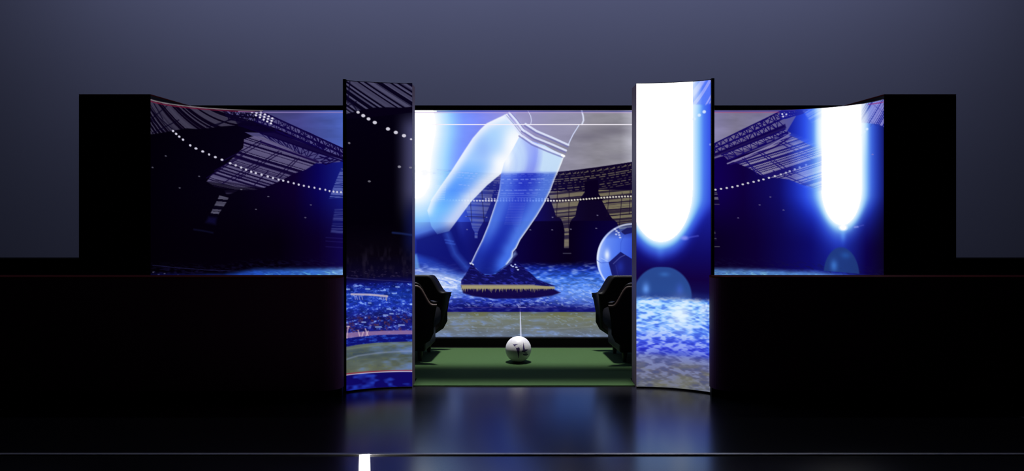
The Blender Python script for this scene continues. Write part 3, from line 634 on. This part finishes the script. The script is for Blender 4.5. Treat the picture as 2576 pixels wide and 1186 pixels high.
    c.mix(S(14, 8, 96), m, sl); c.mix(S(36, 66, 190), np.clip((c.noise(22, 12, 76, 2)[sl] - .52) * 3.4, 0, 1) * m * .8, sl)
    c.line(T([(866, 941.5), (930, 936), (1045, 933)]), 2.4, S(150, 40, 70), .9); c.line(T([(866, 944.5), (930, 938.6), (1045, 935.6)]), 1.8, S(214, 200, 220), .9)
    return tolin(np.clip(A, 0, 1))

def paint_right_column(c, T):
    X, Y = c.X, c.Y; A = c.A
    n1 = .5 * c.noise(17, 5.5, 81, 2, .2) + .5 * c.noise(17, 5.5, 86, 2, -.2); n1 = (n1 - .5) * 1.35 + .5; n2 = c.noise(8, 5, 82, 2); n3 = c.noise(60, 18, 83, 3)
    A[:] = c.ramp([(203, S(40, 52, 205)), (420, S(40, 50, 190)), (560, S(22, 26, 140)), (640, S(16, 10, 96)), (700, S(18, 2, 62)), (740, S(16, 14, 80))], Y)
    c.stripes(T([(1736, 196), (1796, 196), (1796, 255), (1775, 262), (1735, 258)]), lambda x, y: (y + (x - 1736) * 1.0 + (x - 1736) ** 2 * .006) / 5.5, S(172, 172, 250), S(80, 100, 240), 91, .6, .85, 3, 4)
    d = np.hypot((X - 1662) / 80.0, np.maximum(Y - 470, 0) / 138.0)
    d = np.where(d > 1, 1 + (d - 1) * (1 + 1.3 * sm(Y, 500, 600)), d)
    colb = c.ramp([(0, S(255, 255, 255)), (.97, S(255, 255, 255)), (1.08, S(200, 232, 255)), (1.22, S(140, 205, 255)), (1.36, S(84, 140, 255)), (1.56, S(64, 104, 255)), (1.9, S(32, 46, 190)), (2.3, S(18, 20, 120))], d)
    yy = sm(Y, 470, 560)
    ab = np.interp(d, [0, 1.02, 1.15, 1.35, 1.6, 1.9, 2.3], [1, 1, .96, .8, .55, .22, 0]); 
    c.mix(colb, ab)
    c.stripes(T([(1738, 196), (1796, 196), (1796, 258), (1775, 264), (1738, 262)]), lambda x, y: (y + (x - 1736) * .9 + (x - 1736) ** 2 * .008) / 6.5, S(180, 182, 252), S(84, 118, 248), 92, .55, .75, 5, 4)
    c.mix(S(225, 242, 255), np.interp(d, [0, 1.0, 1.12, 1.30], [1, 1, .7, 0]) * (1 - sm(Y, 230, 320)) * .8); c.mix(S(255, 255, 255), (d < 1.0) * 1.0)
    for x, y, r, a in ((1746, 299.5, 4, .95), (1759, 290, 4.2, .9), (1771.5, 281.5, 4.4, .9), (1787, 364, 3, .4)): 
        x, y = T([(x, y)])[0]; c.dot(x, y, r, r * .9, S(220, 236, 255), a, .6)
    c.dot(1722, 598, 9, 5, S(150, 155, 250), .7, 1); c.line([(1735, 596), (1756, 592)], 3, S(100, 110, 235), .5, 4)
    c.glow(1661, 628, 10, 22, S(40, 80, 200), .4, 2, 'screen')
    # pale dome
    ds = np.hypot((X - 1667) / 73.0, (Y - 742) / 72.0); ds = np.hypot((X - 1667) / 73.0, (Y - 742) / 72.0)
    m = np.clip((1 - ds) * 16 + .5, 0, 1) * sm(Y, 669, 674)
    c.mix(S(44, 84, 158), m * .85)
    c.glow(1625, 728, 9, 15, S(100, 155, 245), .85, 2, 'mix'); c.glow(1672, 690, 12, 6, S(56, 106, 188), .7, 2, 'mix'); c.glow(1710, 728, 9, 15, S(58, 92, 200), .6, 2, 'mix')
    c.mix(S(40, 60, 140), sm(Y, 728, 744) * .35)
    # bright pitch
    g = c.ramp([(744, S(88, 140, 245)), (760, S(150, 205, 255)), (800, S(150, 200, 255)), (830, S(110, 160, 252)), (855, S(74, 100, 235)), (880, S(60, 72, 215)), (896, S(96, 104, 170)), (930, S(92, 92, 120)), (975, S(104, 108, 112))], Y + 8 * (n3 - .5))
    br = np.clip((n1 - .45) * 4.8, -1, 1); lo = np.clip(-br, 0, 1); hi2 = np.clip(br, 0, 1)
    lowc = c.ramp([(744, S(70, 125, 235)), (830, S(60, 95, 225)), (880, S(34, 40, 180)), (900, S(74, 84, 140)), (975, S(80, 84, 110))], Y)
    hic = c.ramp([(744, S(225, 242, 255)), (830, S(200, 222, 255)), (880, S(150, 170, 245)), (900, S(128, 140, 195)), (975, S(120, 124, 150))], Y)
    g = g + (lowc - g) * (lo * .8)[..., None]; g = g + (hic - g) * (hi2 * .8)[..., None]
    a = sm(Y, 742 + 8 * (n2 - .5), 758)
    c.mix(g, a)
    c.mix(S(235, 248, 255), np.exp(-((X - 1712) / 26) ** 2 - ((Y - 790) / 34) ** 2) * .8)
    c.mix(S(30, 48, 195), np.exp(-((X - 1700) / 60) ** 2 - ((Y - 886) / 7) ** 2) * .45)
    c.mix(S(24, 60, 210), sm(X, 1755, 1788) * sm(Y, 745, 760) * (1 - sm(Y, 880, 900)) * np.clip((n2 - .4) * 3, 0, 1) * .5)
    c.mix(S(118, 116, 84), np.clip((n3 - .48) * 4, 0, 1) * sm(Y, 900, 925) * .5)
    wht = np.clip((A.min(-1) - .985) * 66, 0, 1)
    return tolin(np.clip(A, 0, 1), 1 + 1.6 * wht)
# ------------------------------------------------------------------ setting
bm = bmesh.new(); box(bm, -9, 9, 2.0, 11.0, -0.06, 0.0)
tag(obj('floor', bm, M_floor), kind='structure')
bm = bmesh.new(); box(bm, -9, 9, 11.0, 11.15, 0, 7.0)
tag(obj('wall_back', bm, M_wall), kind='structure')
# metal strip let into the floor across the whole stage
bm = bmesh.new(); box(bm, -8, 8, 4.517, 4.547, 0.0, 0.007, 0.002)
tag(obj('trim_1', bm, M_metal), kind='structure')
def ribbon(pts, w, z0, z1):
    bm = bmesh.new(); n = len(pts); rows = []
    for i, (x, y) in enumerate(pts):
        a = Vector(pts[max(i - 1, 0)]); b = Vector(pts[min(i + 1, n - 1)]); t = (b - a).normalized(); nn = Vector((-t.y, t.x)) * w / 2
        rows.append([bm.verts.new((x - nn.x, y - nn.y, z0)), bm.verts.new((x + nn.x, y + nn.y, z0)), bm.verts.new((x + nn.x, y + nn.y, z1)), bm.verts.new((x - nn.x, y - nn.y, z1))])
    for r0, r1 in zip(rows[:-1], rows[1:]):
        for k in range(4): bm.faces.new((r0[k], r1[k], r1[(k + 1) % 4], r0[(k + 1) % 4]))
    bm.faces.new(rows[0]); bm.faces.new(rows[-1][::-1]); return bm
tag(obj('trim_2', ribbon([(3.19, 5.56), (3.21, 5.5), (3.24, 5.4), (3.265, 5.28), (3.28, 5.1), (3.285, 4.9)], 0.02, 0, 0.004), M_dimmetal), kind='structure')
tag(obj('trim_3', ribbon([(-3.38, 5.49), (-3.45, 5.495), (-3.6, 5.49), (-3.8, 5.47)], 0.02, 0, 0.004), M_dimmetal), kind='structure')

# green carpet between and behind the columns
bm = bmesh.new(); prism(bm, [(-0.735, 6.18), (0.916, 6.18), (0.916, 6.42), (2.3, 6.42), (2.3, 7.74), (-2.2, 7.74), (-2.2, 6.42), (-0.735, 6.42)], 0.0, 0.008)
tag(obj('carpet', bm, M_carpet), 'flat green carpet on the stage floor between the two screen columns', 'carpet')

# ------------------------------------------------------------------ curved video screen
Z_TOP = 1.4 + 222 * Y_FLAT / F; Z_BOT = 1.4 - 348 * Y_FLAT / F
wall = tkind('curved_screen', (0.045, 7.9, 0), 0, 'wide curved video screen showing a kicking leg in a stadium, behind the carpet', 'screen')
def arc_to_px(px):
    y = wall_depth_px(px); return (px - CX) / F * y, y
def graded(a, b, step): return list(np.linspace(a, b, max(2, int(round((b - a) / step)) + 1))[:-1])
pxs = graded(379, 868, 1.3) + graded(868, 1040, 6) + graded(1040, 1592, 1.25) + graded(1592, 1796, 6) + graded(1796, 2223, 1.3) + [2223]
pxs = np.array(pxs); ysr = np.array(list(np.arange(500 - 222, 800, 1.25)) + list(np.linspace(800, 848, 34)))
cx_, cy_ = arc_to_px(pxs)
cv = Canvas(pxs, ysr); pic = paint_wall(cv)
zr = 1.4 - (ysr - HZ) * Y_FLAT / F
panel_mesh('display_panel', [(x - 0.045, y - 7.9) for x, y in zip(cx_, cy_)], pxs, zr, pic, wall, M_screen)
# backing shell following the curve, with a thin pale bezel along its top edge
def strip(pts, off0, off1, z0, z1, origin):
    bm = bmesh.new(); n = len(pts); rows = []
    for i, (x, y) in enumerate(pts):
        a = Vector(pts[max(i - 1, 0)]); b = Vector(pts[min(i + 1, n - 1)]); t = (b - a).normalized(); nn = Vector((-t.y, t.x))
        p0 = Vector((x, y)) + nn * off0 - Vector(origin); p1 = Vector((x, y)) + nn * off1 - Vector(origin)
        rows.append([bm.verts.new((p0.x, p0.y, z0)), bm.verts.new((p1.x, p1.y, z0)), bm.verts.new((p1.x, p1.y, z1)), bm.verts.new((p0.x, p0.y, z1))])
    for r0, r1 in zip(rows[:-1], rows[1:]):
        for k in range(4): bm.faces.new((r0[k], r1[k], r1[(k + 1) % 4], r0[(k + 1) % 4]))
    bm.faces.new(rows[0]); bm.faces.new(rows[-1][::-1]); return bm
q = np.array(graded(379, 700, 8) + graded(700, 1900, 200) + graded(1900, 2223, 8) + [2223]); qx, qy = arc_to_px(q)
plan = list(zip(qx, qy))
obj('backing', strip(plan, 0.004, 0.03, Z_BOT - 0.005, Z_TOP, (0.045, 7.9)), M_black, wall)
M_bezel = mat('pale_metal_bezel', (0.40, 0.36, 0.36), 0.4, metal=0.4, noise=0.05)
obj('bezel', strip(plan, -0.004, 0.02, Z_TOP, Z_TOP + 0.004, (0.045, 7.9)), M_bezel, wall)
bm = bmesh.new(); box(bm, -3.075 - .045, 3.165 - .045, 0.04, 0.14, 0.0, 1.4 + 235 * 7.94 / F, 0.004)
obj('frame', bm, M_black, wall)
bm = bmesh.new(); box(bm, -2.2 - .045, 2.3 - .045, -0.07, -0.03, 0.0, 0.084, 0.003)
obj('plinth', bm, M_black, wall)

# side towers closing the ends of the video screen
zt = 1.4 + 263 * 7.1 / F
for x0, x1, lab in (((198 - CX) / F * 7.1, (379 - CX) / F * 7.1, 'tall plain black tower closing the left end of the curved video screen'),
                    ((2224 - CX) / F * 7.1, (2406 - CX) / F * 7.1, 'tall plain black tower closing the right end of the curved video screen')):
    xm = (x0 + x1) / 2; w2 = (x1 - x0) / 2
    t = tkind('side_pylon', (xm, 7.1, 0), 0, lab, 'tower', 'black towers at the ends of the video screen')
    bm = bmesh.new(); box(bm, -w2, w2, 0, 0.94, 0, zt - 0.012, 0.004); obj('body', bm, M_black, t)
    bm = bmesh.new(); box(bm, -w2, w2, 0, 0.94, zt - 0.012, zt, 0.003); tag(obj('top_cap', bm, M_red, t), 'dark red-brown top edge')

# ------------------------------------------------------------------ screen columns
def column(xa, xb, ybase, side, depth, painter, pxc0, pxc1, label, name):
    """xa..xb in plan; the panel is flat at its inner edge and bends towards the camera at its outer edge"""
    H = 0.85 + 1.4; zb = 0.012
    N = int(abs(pxc1 - pxc0) / 1.2)
    px = np.linspace(pxc0, pxc1, N)
    k = (px - CX) / F; yc = ybase - R_ARC
    xin = xb if side < 0 else xa
    a = k * k + 1; b = -2 * (k * xin + yc); cc = xin * xin + yc * yc - R_ARC ** 2
    yy = (-b + np.sqrt(np.maximum(b * b - 4 * a * cc, 0))) / (2 * a)
    xx = k * yy
    ys = np.arange(HZ - 0.85 * F / ybase, HZ + (1.4 - zb) * F / ybase + 1, 1.2)
    zs = 1.4 - (ys - HZ) * ybase / F
    def T(pts):
        return [(x, HZ + (y - HZ) * float(np.interp(x, px, yy)) / ybase) for x, y in pts]
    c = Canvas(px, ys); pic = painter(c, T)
    ox, oy = (xx[0] + xx[-1]) / 2, ybase
    t = empty('screen_column', (ox, oy, 0), 0, label, 'screen column', 'tall curved screen columns flanking the stage')
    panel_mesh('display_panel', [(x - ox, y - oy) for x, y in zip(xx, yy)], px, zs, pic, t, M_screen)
    idx = np.linspace(0, N - 1, 17).astype(int); pl = [(xx[i], yy[i]) for i in idx]
    # housing: follows the panel in front, flat at the back
    front = [(x - ox, y - oy + 0.006) for x, y in pl]; yb = depth
    bm = bmesh.new(); prism(bm, front + [(front[-1][0], yb), (front[0][0], yb)], 0.0, H - 0.004); obj('housing', bm, M_side, t)
    bm = bmesh.new(); o_ = pl[0] if side < 0 else pl[-1]; s_ = -1 if side < 0 else 1
    xo = o_[0] - ox; yo = o_[1] - oy
    box(bm, min(xo + s_ * .003, xo + s_ * .024), max(xo + s_ * .003, xo + s_ * .024), yo - 0.012, yb, 0.0, H + 0.012, 0.002); tag(obj('side_fin', bm, M_black, t), 'thin black fin along the outer edge')
    obj('base_strip', strip(pl, -0.010, 0.004, 0.0, zb - 0.001, (ox, oy)), M_black, t)
    obj('bezel', strip(pl, -0.003, 0.012, H, H + 0.004, (ox, oy)), M_black, t)
    return t
YB = 6.13
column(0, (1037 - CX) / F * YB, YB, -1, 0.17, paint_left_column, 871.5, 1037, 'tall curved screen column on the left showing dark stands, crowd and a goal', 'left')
column((1601 - CX) / F * YB, 0, YB, 1, 0.23, paint_right_column, 1601, 1788, 'tall curved screen column on the right glowing white and blue above bright pitch', 'right')

# ------------------------------------------------------------------ low walls
YC = 5.775; HT = 1.4 - 197.5 * YC / F
def low_wall(x0, x1, lab, side):
    t = tkind('low_partition', ((x0 + x1) / 2, YC, 0), 0, lab, 'partition', 'black low partitions in front of the video screen')
    ox = (x0 + x1) / 2; a, b = x0 - ox, x1 - ox
    r = 0.125; ce = b if side < 0 else a; s = -1 if side < 0 else 1
    pts = []
    arc = [(ce + s * r - s * r * math.sin(math.radians(g)), r - r * math.cos(math.radians(g))) for g in range(0, 91, 9)]
    far = a if side < 0 else b
    outline = [(far, 0)] + arc + [(ce, 0.15), (far, 0.15)]
    bm = bmesh.new(); prism(bm, outline, 0.06, HT - 0.014); obj('front_panel', bm, M_low, t)
    bm = bmesh.new(); prism(bm, outline, HT - 0.014, HT); tag(obj('top_trim', bm, M_red, t), 'dark red-brown top edge')
    bm = bmesh.new(); box(bm, min(far, ce + s * .004), max(far, ce + s * .004), 0.10, 0.145, 0, 0.06); obj('toe_kick', bm, M_black, t)
    return t
low_wall(-6.0, (863 - CX) / F * (YC + .12), 'long black low partition with red-brown top edge, left of the carpet', -1)
low_wall((1787 - CX) / F * (YC + .12), 6.0, 'long black low partition with red-brown top edge, right of the carpet', 1)
YR_ = 7.55
for x0, x1, lab in ((-6.0, -3.72, 'black low partition further back, beyond the left tower'), (3.815, 6.0, 'black low partition further back, beyond the right tower')):
    t = tkind('low_partition', ((x0 + x1) / 2, YR_, 0), 0, lab, 'partition', 'rear low partitions beside the towers')
    w2 = (x1 - x0) / 2; h = 1.4 - 150 * YR_ / F
    bm = bmesh.new(); box(bm, -w2, w2, 0, 0.12, 0, h - 0.012, 0.003); obj('front_panel', bm, M_black, t)
    bm = bmesh.new(); box(bm, -w2, w2, 0, 0.12, h - 0.012, h, 0.003); obj('top_trim', bm, M_black, t)

# ------------------------------------------------------------------ glowing bar added in place of a white reflection streak in the floor
M_streak = bpy.data.materials.new('white_streak_glow'); M_streak.use_nodes = True
nb = M_streak.node_tree.nodes['Principled BSDF']; nb.inputs['Emission Color'].default_value = (1, .98, 1, 1); nb.inputs['Emission Strength'].default_value = 12
xa, xb = (904 - CX) / F * 4.5, (930 - CX) / F * 4.5
t = empty('streak_bar', ((xa + xb) / 2, 4.5, 0), math.atan(371 / F), 'short glowing white bar added on the floor as a reflection streak, touching the metal strip', 'light')
w2 = (xb - xa) / 2
bm = bmesh.new(); box(bm, -w2 - .003, w2 + .003, -0.62, 0.0, 0, 0.004, 0.001); obj('housing', bm, M_dimmetal, t)
bm = bmesh.new(); box(bm, -w2, w2, -0.60, 0.003, 0.004, 0.012, 0.002); obj('glowing_top', bm, M_streak, t)

# ------------------------------------------------------------------ football
def make_ball():
    R_ = 0.11; bm = bmesh.new(); bmesh.ops.create_uvsphere(bm, u_segments=360, v_segments=240, radius=R_)
    me = bpy.data.meshes.new('football'); bm.to_mesh(me); bm.free()
    for p in me.polygons: p.use_smooth = True
    co = np.zeros(len(me.vertices) * 3); me.vertices.foreach_get('co', co); co = co.reshape(-1, 3) / R_
    col = np.ones((len(co), 4), np.float32); base = np.array([0.74, 0.73, 0.74])
    # printed shards, given in the plane facing the camera: u right, v up, unit = radius
    sh = [[(-.42, .50), (.02, .56), (-.20, .45), (-.28, .38), (-.18, .30), (-.05, .22), (-.20, .30), (-.34, .40)],
          [(-.20, .24), (.04, .32), (.10, .25), (.08, .0), (.03, -.52), (-.01, -.52), (-.08, -.05), (-.16, .16)],
          [(.38, .66), (.45, .30), (.50, .14), (.33, .10), (.34, .35)], [(.28, .06), (.50, .14), (.78, .10), (.60, .0), (.40, -.06), (.24, -.02)],
          [(.34, -.22), (.60, -.16), (.78, -.30), (.60, -.38), (.36, -.30)], [(.30, -.02), (.55, -.06), (.70, -.14), (.45, -.10)]]
    def inside(u, v, P):
        ins = np.zeros(u.shape, bool); n = len(P)
        for i in range(n):
            (x0, y0), (x1, y1) = P[i], P[(i + 1) % n]
            ins ^= ((y0 > v) != (y1 > v)) & (u < (x1 - x0) * (v - y0) / (y1 - y0 + 1e-12) + x0)
        return ins
    u, d, v = co[:, 0], co[:, 1], co[:, 2]
    mk = np.zeros(len(co), bool)
    for P in sh:
        mk |= (d < 0) & inside(u, v, P); mk |= (d > 0) & inside(-u, -v, P)
        mk |= (u > 0.3) & (d > -.2) & inside(d * .9, v, P)
        mk |= (u < -.3) & (d > -.2) & inside(-d * .9, v, P)
    rgb = np.where(mk[:, None], np.array([0.05, 0.03, 0.13]), base)
    # seams of the stitched panels: twelve pentagon centres
    ph = (1 + 5 ** .5) / 2
    C = np.array([(0, s * 1, t_ * ph) for s in (-1, 1) for t_ in (-1, 1)] + [(s * 1, t_ * ph, 0) for s in (-1, 1) for t_ in (-1, 1)] + [(s * ph, 0, t_ * 1) for s in (-1, 1) for t_ in (-1, 1)], float); C /= np.linalg.norm(C[0])
    dd = np.sort(np.arccos(np.clip(co @ C.T, -1, 1)), 1); seam = np.clip(1 - np.abs(dd[:, 1] - dd[:, 0]) / .028, 0, 1)
    rgb = rgb * (1 - .35 * seam[:, None]); col[:, :3] = rgb
    at = me.color_attributes.new('print', 'FLOAT_COLOR', 'POINT'); at.data.foreach_set('color', col.reshape(-1))
    m = bpy.data.materials.new('printed_ball_leather'); m.use_nodes = True; nt = m.node_tree; b = nt.nodes['Principled BSDF']
    a = nt.nodes.new('ShaderNodeAttribute'); a.attribute_name = 'print'; nt.links.new(a.outputs['Color'], b.inputs['Base Color'])
    b.inputs['Roughness'].default_value = 0.42
    me.materials.append(m); o = bpy.data.objects.new('football', me); COL.objects.link(o)
    return o
ball = make_ball(); ball.location = ((1304 - CX) / F * 7.06, 7.06, 0.008 + 0.11)
tag(ball, 'white football with dark purple shard marks on the green carpet', 'ball')

# ------------------------------------------------------------------ armchairs
def make_chair(loc, rz, label):
    """tub armchair; local +X is the front"""
    t = empty('armchair', loc, rz, label, 'armchair', 'black tub armchairs either side of the carpet')
    H0, H1, HB = 0.528, 0.685, 0.085
    # outline of the shell in plan, running from one arm tip round the back to the other
    def outline(s):            # s in 0..1
        L = [(.36, -.35), (.10, -.355), (-.18, -.345), (-.30, -.29), (-.36, -.18), (-.38, 0), (-.36, .18), (-.30, .29), (-.18, .345), (.10, .355), (.36, .35)]
        P = [Vector((*p, 0)) for p in L]; d = [0]
        for a, b in zip(P[:-1], P[1:]): d.append(d[-1] + (b - a).length)
        x = s * d[-1]; i = max(j for j in range(len(d)) if d[j] <= x + 1e-9); i = min(i, len(P) - 2)
        f = (x - d[i]) / (d[i + 1] - d[i]); return P[i].lerp(P[i + 1], f)
    n = 120; bm = bmesh.new(); rows = []
    def prof(f):   # inset of the outer skin with height fraction: tapered below, flared at the rim
        return 0.055 * max(0, 1 - f / .30) ** 1.3 - 0.0 + (0.018 * max(0, (f - .86) / .14))
    for i in range(n + 1):
        s = i / n; p = outline(s); nrm = Vector((p.x * .9, p.y, 0)).normalized()
        k = min(1, max(0, (0.325 - p.x) / 0.11)); k = k * k * (3 - 2 * k)
        top = H0 + (H1 - H0) * k
        ring = []
        fr = [0, .08, .16, .25, .4, .6, .8, .9, .97, 1.0]
        tip = max(0, (p.x - .2) / .16)
        for f in fr:
            z = HB + (top - HB) * f; q_ = p - nrm * (0.10 * max(0, 1 - f / .32) ** 1.2) + nrm * (0.012 * max(0, (f - .85) / .15))
            q_ = q_ + Vector((-0.14 * tip * max(0, 1 - f / .30), 0, 0)) + Vector((0.03 * tip * max(0, (f - .6) / .4), 0, 0))
            ring.append(bm.verts.new((q_.x, q_.y, z)))
        th = 0.065
        for f in (1.0, .97, .6, .3, 0.0):
            z = HB + (top - HB) * f; q_ = p - nrm * (th + (0.10 * max(0, 1 - f / .32) ** 1.2)) ; q_ = q_ + Vector((-0.14 * tip * max(0, 1 - f / .30), 0, 0)) + Vector((0.03 * tip * max(0, (f - .6) / .4), 0, 0))
            ring.append(bm.verts.new((q_.x, q_.y, z + (0.004 if f == 1 else 0))))
        rows.append(ring)
    for r0, r1 in zip(rows[:-1], rows[1:]):
        m_ = len(r0)
        for k in range(m_): bm.faces.new((r0[k], r0[(k + 1) % m_], r1[(k + 1) % m_], r1[k]))
    bm.faces.new(rows[0]); bm.faces.new(rows[-1][::-1])
    obj('shell', bm, M_leather, t, True)
    # rim piping along the outer top edge
    cu = bpy.data.curves.new('piping', 'CURVE'); cu.dimensions = '3D'; cu.bevel_depth = 0.011; cu.bevel_resolution = 2
    sp = cu.splines.new('POLY'); sp.points.add(n)
    for i in range(n + 1):
        s = i / n; p = outline(s); nrm = Vector((p.x * .9, p.y, 0)).normalized(); k = min(1, max(0, (0.325 - p.x) / 0.11)); k = k * k * (3 - 2 * k)
        top = H0 + (H1 - H0) * k; tip = max(0, (p.x - .2) / .16); q_ = p + nrm * 0.014 + Vector((0.02 * tip, 0, 0))
        sp.points[i].co = (q_.x, q_.y, top - 0.03, 1)
    tmp = bpy.data.objects.new('tmp', cu); COL.objects.link(tmp)
    dg = bpy.context.evaluated_depsgraph_get(); me = bpy.data.meshes.new_from_object(tmp.evaluated_get(dg)); bpy.data.objects.remove(tmp)
    me.name = 'piping'; me.materials.clear(); me.materials.append(M_piping)
    pp = bpy.data.objects.new('piping', me); COL.objects.link(pp); pp.parent = t; tag(pp, 'brown edge running round the rim')
    bm = bmesh.new(); box(bm, -.27, .27, -.25, .25, HB + .0, HB + .16, .02); obj('seat_base', bm, M_leather, t)
    bm = bmesh.new(); box(bm, -.27, .32, -.27, .27, HB + .165, HB + .33, .045); obj('seat_cushion', bm, M_cushion, t, True)
    bm = bmesh.new(); box(bm, -.29, -.17, -.25, .25, HB + .34, HB + .54, .045); obj('back_cushion', bm, M_cushion, t, True)
    for sx in (-1, 1):
        for sy in (-1, 1):
            bm = bmesh.new(); r = bmesh.ops.create_cone(bm, cap_ends=True, segments=16, radius1=.015, radius2=.026, depth=HB + .01)
            for v in bm.verts: v.co += Vector((sx * .215, sy * .20, (HB + .01) / 2 - .0))
            obj('leg', bm, M_leg, t, False)
    return t
make_chair((-0.985, 7.34, 0.008), math.radians(-5), 'black tub armchair with brown rim, left of the football')
make_chair((1.155, 7.28, 0.008), math.radians(185), 'black tub armchair with brown rim, right of the football')
